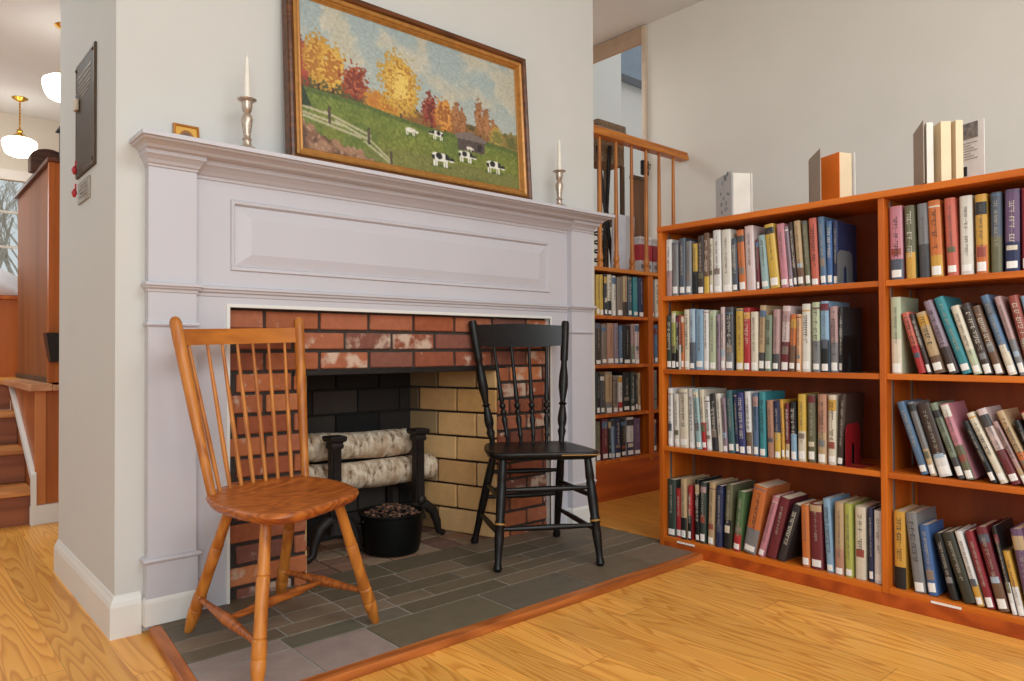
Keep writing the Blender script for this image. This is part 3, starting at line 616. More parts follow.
ROWS=[
 ('L1', 1.977, 0.033, 0.256, 0.0, 'white', 'rose'),
 ('L1', 1.941, 0.033, 0.24, 0.0, 'grey', None),
 ('L1', 1.902, 0.032, 0.253, 0.0, 'slate', None),
 ('L1', 1.87, 0.03, 0.237, 0.0, 'grey', None),
 ('L1', 1.836, 0.027, 0.222, 0.0, 'yellow', 'black'),
 ('L1', 1.808, 0.032, 0.253, 0.0, 'dark brown', None),
 ('L1', 1.776, 0.027, 0.261, 0.0, 'brown', 'yellow'),
 ('L1', 1.749, 0.018, 0.235, 0.0, 'cream', None),
 ('L1', 1.727, 0.038, 0.266, 0.011, 'white', None),
 ('L1', 1.685, 0.044, 0.263, 0.015, 'ivory', None),
 ('L1', 1.641, 0.027, 0.222, 0.014, 'slate', None),
 ('L1', 1.608, 0.033, 0.253, 0.051, 'orange', None),
 ('L1', 1.573, 0.041, 0.264, 0.034, 'pale pink', None),
 ('L1', 1.53, 0.014, 0.204, 0.025, 'maroon', None),
 ('L1', 1.509, 0.034, 0.22, 0.068, 'pale teal', None),
 ('L1', 1.469, 0.041, 0.259, 0.1, 'yellow', None),
 ('L1', 1.422, 0.032, 0.254, 0.075, 'pink', None),
 ('L1', 1.389, 0.017, 0.242, 0.087, 'mauve', None),
 ('L1', 1.371, 0.015, 0.255, 0.079, 'dark brown', None),
 ('L1', 1.356, 0.027, 0.258, 0.066, 'tan', 'brown'),
 ('L1', 1.324, 0.021, 0.254, 0.063, 'olive', None),
 ('L1', 1.301, 0.031, 0.259, 0.042, 'coral', None),
 ('L1', 1.265, 0.025, 0.259, 0.039, 'steel blue', None),
 ('L1', 1.24, 0.022, 0.239, 0.013, 'blue', None),
 ('L1', 1.217, 0.019, 0.236, 0.004, 'navy', None),
 ('L2', 1.989, 0.028, 0.242, 0.0, 'dark green', None),
 ('L2', 1.959, 0.025, 0.26, 0.0, 'lime', 'black'),
 ('L2', 1.932, 0.018, 0.24, 0.0, 'black', None),
 ('L2', 1.914, 0.016, 0.242, 0.0, 'brick red', 'white'),
 ('L2', 1.898, 0.015, 0.237, 0.0, 'orange', None),
 ('L2', 1.883, 0.028, 0.264, 0.0, 'cream', None),
 ('L2', 1.854, 0.029, 0.265, 0.0, 'pale blue', 'slate'),
 ('L2', 1.823, 0.04, 0.261, 0.0, 'light blue', None),
 ('L2', 1.783, 0.026, 0.257, 0.0, 'white', None),
 ('L2', 1.756, 0.035, 0.255, 0.0, 'pale green', None),
 ('L2', 1.717, 0.018, 0.237, 0.0, 'mauve', None),
 ('L2', 1.698, 0.022, 0.266, 0.0, 'pale pink', None),
 ('L2', 1.674, 0.037, 0.265, 0.0, 'dark grey', 'grey'),
 ('L2', 1.627, 0.037, 0.257, 0.0, 'yellow', None),
 ('L2', 1.589, 0.03, 0.258, 0.0, 'red', None),
 ('L2', 1.558, 0.033, 0.24, 0.0, 'cream', None),
 ('L2', 1.526, 0.028, 0.264, -0.034, 'tan', 'dark grey'),
 ('L2', 1.498, 0.03, 0.223, -0.022, 'sage', None),
 ('L2', 1.464, 0.028, 0.245, -0.024, 'rose', 'dark grey'),
 ('L2', 1.431, 0.034, 0.257, -0.039, 'pale pink', 'maroon'),
 ('L2', 1.396, 0.027, 0.223, -0.049, 'orange', 'brown'),
 ('L2', 1.368, 0.019, 0.222, -0.018, 'peach', None),
 ('L2', 1.346, 0.034, 0.261, -0.008, 'ivory', None),
 ('L2', 1.299, 0.03, 0.265, 0.004, 'pale green', 'grey'),
 ('L2', 1.266, 0.032, 0.267, 0.004, 'light blue', 'black'),
 ('L2', 1.23, 0.029, 0.246, 0.012, 'rose', 'grey'),
 ('L2', 1.2, 0.015, 0.244, -0.008, 'charcoal', None),
 ('L3', 1.969, 0.025, 0.26, 0.0, 'white', None),
 ('L3', 1.936, 0.028, 0.235, 0.017, 'ivory', None),
 ('L3', 1.906, 0.044, 0.259, 0.015, 'cream', None),
 ('L3', 1.859, 0.026, 0.261, 0.019, 'white', None),
 ('L3', 1.83, 0.028, 0.26, 0.077, 'pale teal', None),
 ('L3', 1.801, 0.025, 0.259, 0.058, 'cream', 'red'),
 ('L3', 1.775, 0.025, 0.231, 0.052, 'white', None),
 ('L3', 1.748, 0.03, 0.243, 0.049, 'charcoal', None),
 ('L3', 1.716, 0.027, 0.245, 0.065, 'ivory', None),
 ('L3', 1.687, 0.022, 0.23, 0.048, 'mauve', None),
 ('L3', 1.661, 0.029, 0.261, 0.054, 'dark teal', None),
 ('L3', 1.631, 0.017, 0.248, 0.044, 'navy', None),
 ('L3', 1.612, 0.03, 0.253, 0.047, 'indigo', None),
 ('L3', 1.58, 0.026, 0.259, 0.031, 'white', 'brown'),
 ('L3', 1.551, 0.025, 0.253, 0.012, 'steel blue', None),
 ('L3', 1.522, 0.029, 0.26, 0.012, 'teal', None),
 ('L3', 1.487, 0.029, 0.228, 0.018, 'clay pink', None),
 ('L3', 1.456, 0.027, 0.227, 0.018, 'navy', 'yellow'),
 ('L3', 1.427, 0.014, 0.233, 0.034, 'gold', None),
 ('L3', 1.412, 0.017, 0.22, 0.005, 'maroon', 'tan'),
 ('L3', 1.39, 0.025, 0.226, 0.018, 'black', 'light blue'),
 ('L3', 1.361, 0.032, 0.258, 0.0, 'yellow', 'cream'),
 ('L3', 1.321, 0.03, 0.259, 0.004, 'olive', None),
 ('L3', 1.281, 0.033, 0.261, -0.004, 'clay pink', 'tan'),
 ('L3', 1.244, 0.03, 0.26, -0.008, 'cream', None),
 ('L3', 1.212, 0.023, 0.265, -0.053, 'dark brown', None),
 ('L4', 1.987, 0.045, 0.253, 0.0, 'dark green', None),
 ('L4', 1.938, 0.029, 0.217, 0.005, 'red', None),
 ('L4', 1.904, 0.03, 0.264, 0.0, 'tan', 'black'),
 ('L4', 1.872, 0.019, 0.238, -0.021, 'red', 'black'),
 ('L4', 1.832, 0.022, 0.268, 0.007, 'black', None),
 ('L4', 1.808, 0.029, 0.262, -0.019, 'dark green', None),
 ('L4', 1.77, 0.031, 0.267, -0.037, 'tan', None),
 ('L4', 1.73, 0.03, 0.258, -0.031, 'navy', None),
 ('L4', 1.696, 0.032, 0.269, -0.063, 'olive', 'black'),
 ('L4', 1.648, 0.033, 0.248, -0.105, 'green', 'red'),
 ('L4', 1.603, 0.058, 0.282, -0.189, 'orange', 'grey'),
 ('L4', 1.535, 0.027, 0.255, -0.273, 'pink', None),
 ('L4', 1.501, 0.041, 0.253, -0.239, 'maroon', None),
 ('L4', 1.451, 0.032, 0.238, -0.299, 'charcoal', None),
 ('L4', 1.351, 0.031, 0.236, 0.017, 'orange', None),
 ('L4', 1.314, 0.047, 0.246, 0.02, 'maroon', None),
 ('L4', 1.254, 0.028, 0.272, 0.051, 'light blue', None),
 ('L4', 1.221, 0.033, 0.266, -0.004, 'tan', 'clay pink'),
 ('L4', 1.183, 0.028, 0.267, 0.011, 'lime', None),
 ('L4', 1.149, 0.038, 0.262, -0.004, 'cream', None),
 ('L4', 1.1, 0.017, 0.263, 0.008, 'navy', None),
 ('L4', 1.082, 0.03, 0.258, -0.004, 'white', None),
 ('R1', 1.016, 0.043, 0.259, 0.012, 'pink', 'slate'),
 ('R1', 0.963, 0.032, 0.254, 0.016, 'olive', 'gold'),
 ('R1', 0.921, 0.035, 0.255, 0.027, 'grey', 'dark grey'),
 ('R1', 0.883, 0.038, 0.259, 0.035, 'orange', 'gold'),
 ('R1', 0.834, 0.033, 0.259, 0.031, 'coral', None),
 ('R1', 0.796, 0.038, 0.26, 0.008, 'ivory', None),
 ('R1', 0.75, 0.034, 0.257, 0.008, 'gold', 'orange'),
 ('R1', 0.709, 0.031, 0.257, 0.0, 'slate', 'olive'),
 ('R1', 0.671, 0.04, 0.259, -0.008, 'purple', 'navy'),
 ('R1', 0.626, 0.032, 0.258, -0.004, 'dark red', None),
 ('R1', 0.59, 0.035, 0.25, 0.0, 'cream', None),
 ('R2', 1.021, 0.035, 0.268, 0.011, 'pale green', 'cream'),
 ('R2', 0.927, 0.026, 0.216, 0.253, 'coral', 'red'),
 ('R2', 0.898, 0.014, 0.213, 0.271, 'dark brown', None),
 ('R2', 0.879, 0.035, 0.215, 0.269, 'tan', 'brown'),
 ('R2', 0.832, 0.027, 0.257, 0.308, 'mauve', 'dark brown'),
 ('R2', 0.795, 0.031, 0.268, 0.319, 'teal', None),
 ('R2', 0.761, 0.026, 0.234, 0.287, 'cream', 'pale green'),
 ('R2', 0.731, 0.026, 0.24, 0.274, 'dark brown', None),
 ('R2', 0.701, 0.026, 0.231, 0.29, 'brown', None),
 ('R2', 0.665, 0.025, 0.265, 0.291, 'steel blue', 'cream'),
 ('R2', 0.635, 0.02, 0.258, 0.267, 'rose', 'grey'),
 ('R2', 0.612, 0.028, 0.255, 0.21, 'brick red', None),
 ('R2', 0.579, 0.024, 0.253, 0.211, 'light blue', None),
 ('R3', 0.924, 0.027, 0.255, 0.307, 'steel blue', None),
 ('R3', 0.893, 0.021, 0.255, 0.286, 'grey', 'tan'),
 ('R3', 0.867, 0.041, 0.249, 0.281, 'dark brown', 'white'),
 ('R3', 0.817, 0.025, 0.258, 0.335, 'sage', 'dark grey'),
 ('R3', 0.786, 0.027, 0.255, 0.307, 'pink', 'olive'),
 ('R3', 0.715, 0.019, 0.206, 0.405, 'black', None),
 ('R3', 0.692, 0.023, 0.237, 0.407, 'cream', None),
 ('R3', 0.662, 0.029, 0.25, 0.394, 'pale pink', 'maroon'),
 ('R3', 0.628, 0.016, 0.213, 0.415, 'rose', 'tan'),
 ('R3', 0.606, 0.023, 0.248, 0.397, 'tan', 'orange'),
 ('R3', 0.576, 0.017, 0.218, 0.365, 'black', 'orange'),
 ('R3', 0.554, 0.025, 0.247, 0.338, 'red', None),
 ('R4', 1.013, 0.038, 0.267, 0.007, 'gold', 'black'),
 ('R4', 0.949, 0.037, 0.267, 0.105, 'grey', None),
 ('R4', 0.906, 0.031, 0.233, 0.121, 'blue', None),
 ('R4', 0.84, 0.027, 0.216, 0.229, 'black', None),
 ('R4', 0.801, 0.037, 0.227, 0.29, 'dark olive', None),
 ('R4', 0.761, 0.023, 0.238, 0.268, 'white', 'gold'),
 ('R4', 0.733, 0.025, 0.243, 0.254, 'dark red', None),
 ('R4', 0.701, 0.032, 0.262, 0.239, 'maroon', 'brown'),
 ('R4', 0.664, 0.013, 0.272, 0.204, 'black', 'white'),
 ('R4', 0.649, 0.02, 0.196, 0.21, 'gold', 'white'),
 ('R4', 0.623, 0.033, 0.269, 0.172, 'purple', 'rose'),
]
BACK=[
 ('A', 3.21, 0.029, 0.243, 'yellow', None),
 ('A', 3.242, 0.031, 0.245, 'yellow', None),
 ('A', 3.281, 0.028, 0.253, 'charcoal', None),
 ('A', 3.312, 0.036, 0.266, 'cream', 'black'),
 ('A', 3.355, 0.033, 0.245, 'ivory', None),
 ('A', 3.4, 0.053, 0.24, 'taupe', None),
 ('A', 3.457, 0.04, 0.263, 'tan', 'dark brown'),
 ('A', 3.504, 0.036, 0.252, 'slate', None),
 ('A', 3.556, 0.045, 0.272, 'teal', None),
 ('A', 3.608, 0.05, 0.267, 'navy', None),
 ('A', 3.724, 0.042, 0.272, 'grey', None),
 ('A', 3.778, 0.033, 0.274, 'cream', None),
 ('B', 3.2, 0.048, 0.257, 'dark brown', None),
 ('B', 3.255, 0.047, 0.242, 'taupe', None),
 ('B', 3.306, 0.061, 0.254, 'clay pink', None),
 ('B', 3.371, 0.039, 0.258, 'mauve', None),
 ('B', 3.417, 0.033, 0.237, 'steel blue', None),
 ('B', 3.457, 0.068, 0.238, 'black', None),
 ('B', 3.532, 0.038, 0.254, 'rose', 'sage'),
 ('B', 3.57, 0.042, 0.26, 'pale pink', None),
 ('B', 3.726, 0.033, 0.264, 'slate', None),
 ('B', 3.766, 0.037, 0.265, 'steel blue', None),
 ('C', 3.205, 0.033, 0.253, 'black', None),
 ('C', 3.242, 0.038, 0.235, 'dark grey', None),
 ('C', 3.289, 0.06, 0.262, 'tan', 'grey'),
 ('C', 3.358, 0.041, 0.218, 'taupe', None),
 ('C', 3.406, 0.04, 0.224, 'white', 'red'),
 ('C', 3.451, 0.063, 0.244, 'black', None),
 ('C', 3.523, 0.039, 0.245, 'dark green', None),
 ('C', 3.567, 0.025, 0.227, 'charcoal', None),
 ('C', 3.595, 0.025, 0.238, 'tan', None),
 ('C', 3.736, 0.054, 0.268, 'grey', None),
 ('D', 3.198, 0.042, 0.233, 'olive', None),
 ('D', 3.255, 0.053, 0.246, 'maroon', None),
 ('D', 3.312, 0.026, 0.239, 'black', None),
 ('D', 3.34, 0.028, 0.237, 'light blue', None),
 ('D', 3.37, 0.055, 0.238, 'navy', None),
 ('D', 3.43, 0.045, 0.231, 'black', None),
 ('D', 3.484, 0.066, 0.239, 'white', 'navy'),
 ('D', 3.554, 0.063, 0.23, 'purple', None),
 ('D', 3.732, 0.049, 0.211, 'slate', None),
]
# ------------------------------------------------------------------ on the mantel: painting, candlesticks, icon
MZ = 1.586
def candlestick(x, y, s, lab):
    t = thing('candlestick', lab, 'candlestick', (x, y, MZ))
    pr = [(0, 0), (.036, 0), (.037, .006), (.030, .012), (.016, .018), (.0125, .030), (.0135, .036), (.016, .040), (.0115, .046), (.0115, .058), (.0155, .082), (.0185, .105), (.0145, .120), (.0095, .128), (.0135, .134), (.0165, .146), (.017, .160), (.018, .166)]
    bm = B(); lathe(bm, [(r*s, z*s) for r, z in pr] + [(0, .166*s)], seg=24); obj('stem', bm, PEWTER, t, smooth=50)
    bm = B(); lathe(bm, [(0, .165*s), (.018*s, .165*s), (.030*s, .171*s), (.031*s, .174*s), (.014*s, .172*s), (0, .172*s)], seg=24); obj('drip_pan', bm, PEWTER, t, smooth=50)
    return MZ+.172*s
def candle(x, y, z, h, lab):
    t = thing('candle', lab, 'candle', (x, y, z))
    bm = B(); lathe(bm, [(0, 0), (.0105, 0), (.0105, .01), (.0085, h*.6), (.0055, h*.95), (.002, h), (0, h)], seg=16); obj('wax_taper', bm, WAX, t, smooth=50)
    bm = B(); tube(bm, [(0, 0, h-.002), (.001, 0, h+.006), (.003, 0, h+.012)], .0009, 5); obj('wick', bm, WAX, t)
z = candlestick(.946, 2.44, 1.03, 'tarnished silver candlestick between the tiny gold picture and the painting')
candle(.946, 2.44, z, .150, 'ivory taper candle in the candlestick before the painting')
z = candlestick(2.462, 2.44, 1.03, 'tarnished silver candlestick at the railing end of the mantel')
candle(2.462, 2.44, z, .150, 'pale taper candle in the candlestick at the railing end of the mantel')
# icon
ic = thing('tiny_framed_picture', 'tiny gold framed picture leaning on the wall at the mantel end', 'picture', (.775, 2.525, MZ))
bm = B(); lv = [[(-.041, -.010, 0), (.041, -.010, 0), (.041, .004, .078), (-.041, .004, .078)], [(-.036, -.011, .006), (.036, -.011, .006), (.036, .002, .072), (-.036, .002, .072)], [(-.033, -.007, .009), (.033, -.007, .009), (.033, .005, .069), (-.033, .005, .069)]]
rv = [[bm.verts.new(p) for p in l] for l in lv]; bk = [bm.verts.new((p[0], p[1]+.010, p[2])) for p in lv[0]]
for a, b in ((bk, rv[0]), (rv[0], rv[1]), (rv[1], rv[2])):
    for k in range(4): bm.faces.new((a[k], a[(k+1) % 4], b[(k+1) % 4], b[k]))
bm.faces.new(bk[::-1]); obj('frame', bm, plain('dull_gilt', (176, 112, 40), .35, .3), ic)
bm = B(); ga = (24, 18); vs = {}
for i in range(ga[0]+1):
    for j in range(ga[1]+1):
        u, v = i/ga[0], j/ga[1]; vs[i, j] = bm.verts.new((-.033+.066*u, -.0068+.0118*v, .009+.060*v))
for i in range(ga[0]):
    for j in range(ga[1]):
        u, v = (i+.5)/ga[0], (j+.5)/ga[1]; f = bm.faces.new((vs[i, j], vs[i+1, j], vs[i+1, j+1], vs[i, j+1]))
        d = math.hypot((u-.5)*1.5, v-.25)
        c = (216, 160, 62) if d > .58 else ((150, 92, 48) if d > .44 else ((112, 84, 72) if d > .2 else (134, 108, 92)))
        colour_faces(bm, [f], C(*c))
obj('image', bm, attr_mat('painted_image', .5, .12, 90, False, 0), ic)

# painting: autumn pasture
def field(w_, h_, s, sd):
    a = np.zeros((h_, w_))
    for j in range(h_):
        for i in range(w_): a[j, i] = mnoise.noise(Vector((i*s, j*s*1.0, sd)))
    return a
NU, NV = 400, 240
U, Vv = np.meshgrid((np.arange(NU)+.5)/NU, (np.arange(NV)+.5)/NV)
nA, nB, nC = field(NU, NV, .022, 1.3), field(NU, NV, .075, 7.7), field(NU, NV, .21, 3.1)
img = np.zeros((NV, NU, 3))
def put(mask, col, k=1.0):
    img[mask] = img[mask]*(1-k)+np.array(col)*k
sky = np.stack([np.full_like(U, 150)+30*(1-Vv), np.full_like(U, 164)+16*(1-Vv), 166-4*Vv+0*U], -1); img[:] = sky
cl = np.clip((nA+.35*nB+.12-np.abs(Vv-.80)*.9)*2.2, 0, 1); img = img*(1-cl[..., None]*.75)+np.array([206, 192, 164])*cl[..., None]*.75
img -= 26*np.clip(nA-.1, 0, 1)[..., None]
base = .415-.10*U+.012*np.sin(U*9)
rngp = np.random.RandomState(3)
put((Vv < base+.09+.05*nB) & (Vv > base-.05), (84, 78, 44))          # dark wood behind
put((Vv < base+.07+.07*nC) & (Vv > base-.02) & (U > .25), (150, 96, 46), .8)
put((Vv < base+.06+.09*nC) & (Vv > base-.02) & (U > .8), (128, 118, 56), .85)
def crown(u, v0, wd, ht, cols, trunk=True):
    if trunk: put((np.abs(U-u) < .004) & (Vv > v0-.02) & (Vv < v0+ht*.8), (70, 46, 34))
    r = np.sqrt(((U-u)/wd)**2+((Vv-v0-ht*.55)/(ht*.5))**2)+.55*nC+.25*nB
    for k, c in enumerate(cols):
        put((r < .95-.16*k) & ((nC*(1 if k % 2 else -1)+nB*.5) > -.1-.1*k if k else (r < .95)), c, .92)
crown(.02, base[0, 8]-.02, .045, .30, [(150, 58, 44), (176, 70, 46)])
crown(.085, base[0, 34], .055, .33, [(194, 138, 44), (218, 168, 58), (172, 108, 40)])
crown(.135, base[0, 53], .055, .30, [(204, 150, 48), (224, 176, 66), (178, 108, 38)])
crown(.222, base[0, 98], .055, .23, [(158, 70, 42), (190, 92, 52), (128, 54, 40)])
crown(.31, base[0, 123]-.03, .05, .15, [(206, 140, 44), (190, 110, 38)], False)
crown(.37, base[0, 147]-.03, .05, .15, [(214, 150, 46), (176, 100, 36)], False)
crown(.405, base[0, 170]-.02, .085, .43, [(198, 148, 50), (222, 176, 66), (176, 118, 42), (234, 196, 92)])
crown(.545, base[0, 218]-.02, .042, .25, [(138, 56, 42), (166, 72, 46), (112, 44, 36)])
crown(.605, base[0, 242]-.01, .05, .24, [(206, 128, 46), (222, 150, 62), (160, 92, 40)])
for u, h in ((.66, .22), (.69, .19), (.78, .27), (.815, .24), (.85, .18)):
    crown(u, base[0, int(u*NU)], .022, h, [(150, 92, 52), (176, 116, 66)])
crown(.87, base[0, 347]-.02, .04, .14, [(188, 150, 60), (120, 116, 54)], False); crown(.95, base[0, 379]-.02, .05, .14, [(140, 118, 56), (96, 96, 48)], False)
gm = Vv < base
gr = np.stack([104+16*nB+12*nC+26*(1-Vv/.42), 122+16*nB+10*nC+8*(1-Vv/.42), 48+8*nB+0*U], -1); img[gm] = gr[gm]
put(gm & (Vv > base-.03), (76, 92, 44), .6); put(gm & (nA < -.12), (88, 108, 46), .5); put(gm & (Vv < .13+.05*nA) & (U > .25), (118, 112, 62), .5)
rk = (Vv < .20-.55*U+.05*nB+.02*nC) & (U < .34); put(rk, (134, 92, 66)); put(rk & (nB > .08), (168, 122, 90), .8); put(rk & (nB < -.15), (92, 62, 46), .8); put(rk & (nC > .35), (190, 146, 112), .6)
for k, (u0, v0, u1, v1) in enumerate([(0, .30, .13, .275), (.0, .265, .17, .225), (.02, .24, .24, .175), (.10, .29, .28, .20), (.14, .25, .27, .17), (.26, .19, .36, .06), (.25, .16, .37, .03)]):
    put((np.abs(Vv-(v0+(v1-v0)*(U-u0)/(u1-u0))) < .0085) & (U > u0) & (U < u1), (188, 176, 142), .85)
for u, v0 in ((.12, .22), (.27, .14), (.36, .02)): put((np.abs(U-u) < .006) & (Vv > v0) & (Vv < v0+.11), (84, 68, 54))
put((np.abs(U-.02) < .035-.25*(Vv-.31)) & (Vv > .30) & (Vv < .43), (52, 66, 44))
# barn
put((U > .665) & (U < .80) & (Vv > .245) & (Vv < .345), (84, 70, 64)); put((Vv > .325) & (Vv < .39-.48*np.abs(U-.73)) & (U > .655) & (U < .81), (120, 104, 96)); put((U > .762) & (U < .785) & (Vv > .26) & (Vv < .31), (52, 44, 42))
def cow(u, v, s, dark, face=1):
    x, y = (U-u)/s*1.67*face, (Vv-v)/s
    body = (np.abs(x)/.62)**3+(np.abs(y)/.26)**3 < 1; head = ((x-.78)/.2)**2+((y+.10)/.15)**2 < 1
    legs = (y < -.1) & (y > -.6) & ((np.abs(x+.46) < .07) | (np.abs(x-.42) < .07) | (np.abs(x+.28) < .05) | (np.abs(x-.25) < .05))
    put(((np.abs(x) < .75) & (y < -.5) & (y > -.66)), (70, 88, 40), .7)
    put(body | legs | head, (226, 220, 204))
    if dark: put((body & (((x+.1)/.22)**2+((y-.05)/.2)**2 < 1)) | (body & (x > .35) & (y > -.12)) | (head & (y > -.12)) | (body & (x < -.42) & (y < .05)), (44, 40, 40))
    else: put(body & (nC > .1), (190, 160, 132), .7)
cow(.447, .300, .060, False); cow(.570, .320, .072, True, -1); cow(.580, .160, .112, True); cow(.702, .215, .095, True); cow(.845, .185, .104, True); cow(.722, .268, .040, False)
pad = np.pad(img, ((1, 1), (1, 1), (0, 0)), 'edge'); img = .4*img+.15*(pad[:-2, 1:-1]+pad[2:, 1:-1]+pad[1:-1, :-2]+pad[1:-1, 2:])
img += nC[..., None]*14+rngp.normal(0, 3.5, (NV, NU, 1)); lm = img.mean(-1, keepdims=True); img = np.clip(lm+(img-lm)*.86, 12, 250)
PW, PH = 1.184, 0.690; tilt = math.atan2(.043, PH)
pt = thing('landscape_painting', 'gilt framed oil painting of cows in an autumn pasture leaning above the mantel', 'painting', (1.698, 2.447, MZ+.003))
RX_ = Matrix.Rotation(-tilt, 4, 'X')
def pane_frame(bm, w_, h_, prof):
    """picture-frame moulding: prof (inset, forward)"""
    rings = [[bm.verts.new(RX_ @ Vector((x, -f, z))) for x, z in ((-w_/2+i, i), (w_/2-i, i), (w_/2-i, h_-i), (-w_/2+i, h_-i))] for i, f in prof]
    for a, b in zip(rings, rings[1:]):
        for k in range(4): bm.faces.new((a[k], a[(k+1) % 4], b[(k+1) % 4], b[k]))
    return rings
bm = B(); rr = pane_frame(bm, PW, PH, [(0.004, -.045), (0, -.04), (0, 0.0), (.004, .006), (.012, .008), (.020, .004), (.028, -.006)]); bm.faces.new(rr[0][::-1]); obj('frame', bm, wood('dark_frame_wood', (112, 62, 26), (64, 34, 14), 'X', .35, 6, 2), pt)
bm = B(); pane_frame(bm, PW, PH, [(.026, -.010), (.027, -.002), (.034, .002), (.042, -.002), (.046, -.010), (.052, -.008), (.056, -.016), (.060, -.020)]); obj('gilt_liner', bm, plain('aged_gilt', (178, 122, 58), .38, .3, .15, 40), pt)
verts, faces = [], []
ins = .036; w_, h_ = PW-2*ins, PH-2*ins
for j in range(NV+1):
    for i in range(NU+1):
        p = RX_ @ Vector((-w_/2+w_*i/NU, .0215, ins+h_*j/NV)); verts.append(p)
for j in range(NV):
    for i in range(NU): a = j*(NU+1)+i; faces.append((a, a+1, a+NU+2, a+NU+1))
me = bpy.data.meshes.new('canvas'); me.from_pydata(verts, [], faces); ca = me.color_attributes.new('Col', 'FLOAT_COLOR', 'CORNER')
s = img.reshape(-1, 3)/255.0; ln_ = np.where(s <= .04045, s/12.92, ((s+.055)/1.055)**2.4); arr = np.ones((len(faces), 4, 4)); arr[:, :, :3] = ln_[:, None, :]
ca.data.foreach_set('color', arr.astype(np.float32).ravel()); me.materials.append(attr_mat('oil_paint', .55, .10, 160, False, .25)); cv_ = bpy.data.objects.new('canvas', me); COL.objects.link(cv_); cv_.parent = pt
del verts, faces

# ------------------------------------------------------------------ plaques on the side of the chimney
pq = thing('memorial_plaque', 'tall dark bronze plaque with raised lettering on the chimney side wall', 'plaque', (FX0+.004, 2.962, 1.553))
bm = B(); box(bm, -.012, -.004, -.156, .156, 0, .425, bev=.002); obj('plate', bm, BRONZE, pq)
bm = B()
for a in ((-.016, -.012), ):
    box(bm, -.0135, -.012, -.150, -.147, .008, .417); box(bm, -.0135, -.012, .147, .150, .008, .417); box(bm, -.0135, -.012, -.15, .15, .008, .011); box(bm, -.0135, -.012, -.15, .15, .414, .417)
obj('raised_border', bm, plain('rubbed_bronze', (120, 100, 80), .4, .4), pq)
bm = B(); rg = random.Random(8); zz = .362
for ln__, hh in ((.23, .009), (.19, .009), (.21, .007), (.20, .007), (.16, .007), (.12, .007)):
    y = ln__/2
    while y > -ln__/2:
        wl = rg.uniform(.5, .9)*hh; box(bm, -.0132, -.012, y-wl, y, zz, zz+hh); y -= wl+hh*.35*rg.choice((1, 1, 1, 2.5))
    zz -= hh*2.0
for r in range(0):
    for cidx in (0, 1):
        y = .135-cidx*.145; e = y-rg.uniform(.08, .12)
        while y > e:
            wl = rg.uniform(.003, .006); box(bm, -.0172, -.016, y-wl, y, zz-.02-r*.0145, zz-.014-r*.0145); y -= wl+.002*rg.choice((1, 1, 1, 3))
obj('lettering', bm, plain('raised_bronze_letters', (128, 108, 88), .45, .4), pq)
for y in (-.138, .138):
    for z in (.022, .403):
        bm = B(); turned(bm, (-.012, y, z), (-.018, y, z), [(0, .007), (.6, .006), (1, .002)], 10); obj('bolt', bm, BRONZE, pq, smooth=50)
PIN = plain('red_pin', (176, 34, 44), .45)
def pin(y, z, lab, col=PIN, r=.016):
    t = thing('wall_ornament', lab, 'ornament', (FX0-.013, y, z))
    bm = B(); lathe(bm, [(0, -.018), (r*.55, -.014), (r, 0), (r*.6, .012), (0, .016)], seg=12)
    for v in bm.verts: v.co.x = v.co.x*.6-r*.6
    obj('bead', bm, col, t, smooth=60)
    bm = B(); box(bm, -r*.5, -r*.2, -.004, .004, .012, .034); obj('loop', bm, col, t)
pin(3.055, 1.575, 'red ribbon ornament hanging on the bottom corner of the tall plaque')
sp_ = thing('small_plate', 'small square grey metal plate below the tall plaque', 'plaque', (FX0, 2.995, 1.452))
bm = B(); box(bm, -.006, 0, -.095, .095, 0, .080, bev=.002); obj('plate', bm, plain('brushed_grey_metal', (150, 138, 124), .4, .5, .1, 60), sp_)
bm = B()
for k in range(4): box(bm, -.0066, -.006, -.065, .065-.02*(k % 2), .018+k*.014, .021+k*.014)
obj('lettering', bm, plain('faint_engraving', (120, 108, 96), .6), sp_)
pin(3.055, 1.49, 'red ribbon ornament hanging on the small grey plate')
tg = thing('wall_tag', 'small pale tag clipped to the far edge of the tall plaque', 'tag', (FX0-.010, 3.066, 1.828))
bm = B(); box(bm, -.012, 0, -.02, .02, -.03, .012, bev=.003); obj('body', bm, plain('pale_tag_metal', (190, 170, 146), .4, .3), tg)
bm = B(); tube(bm, [(-.004, 0, .01), (-.006, 0, .022), (-.004, 0, .034)], .003, 6); obj('clip', bm, STEEL, tg)

# ------------------------------------------------------------------ long bookcase with two bays
X0, X1 = 2.65, 2.945
YA, YB, YE = 1.012+.990, 1.035, 0.02     # far end, divider centre, near end (out of frame)
case = thing('double_bay_bookcase', 'orange-brown wooden bookcase with two bays of library books', 'bookcase', (X0, YA, 0))
T = .022
def cb(n, b, mat=CASE, p=None, bev=.0025): return boxes(n, b, mat, p or case, bev)
cb('side_panel', [(X0, X1, YA-T, YA, 0, 1.432)], CASEZ); cb('side_panel', [(X0, X1, YE, YE+T, 0, 1.432)], CASEZ)
cb('divider', [(X0, X1-.012, YB-T/2, YB+T/2, .045, 1.432)], CASEZ)
cb('top', [(X0-.006, X1, YE, YA, 1.432, 1.456)])
cb('plinth', [(X0+.002, X1, YE+T, YA-T, 0, .045)], CASED)
cb('back_panel', [(X1-.010, X1-.002, YE+T, YA-T, .045, 1.432)], CASEB, bev=0)
SHZ = (.065, .468, .813, 1.141)
for z in SHZ:
    for ya, yb in ((YB+T/2, YA-T), (YE+T, YB-T/2)): cb('shelf', [(X0+.004, X1-.012, ya, yb, z-.021, z)])
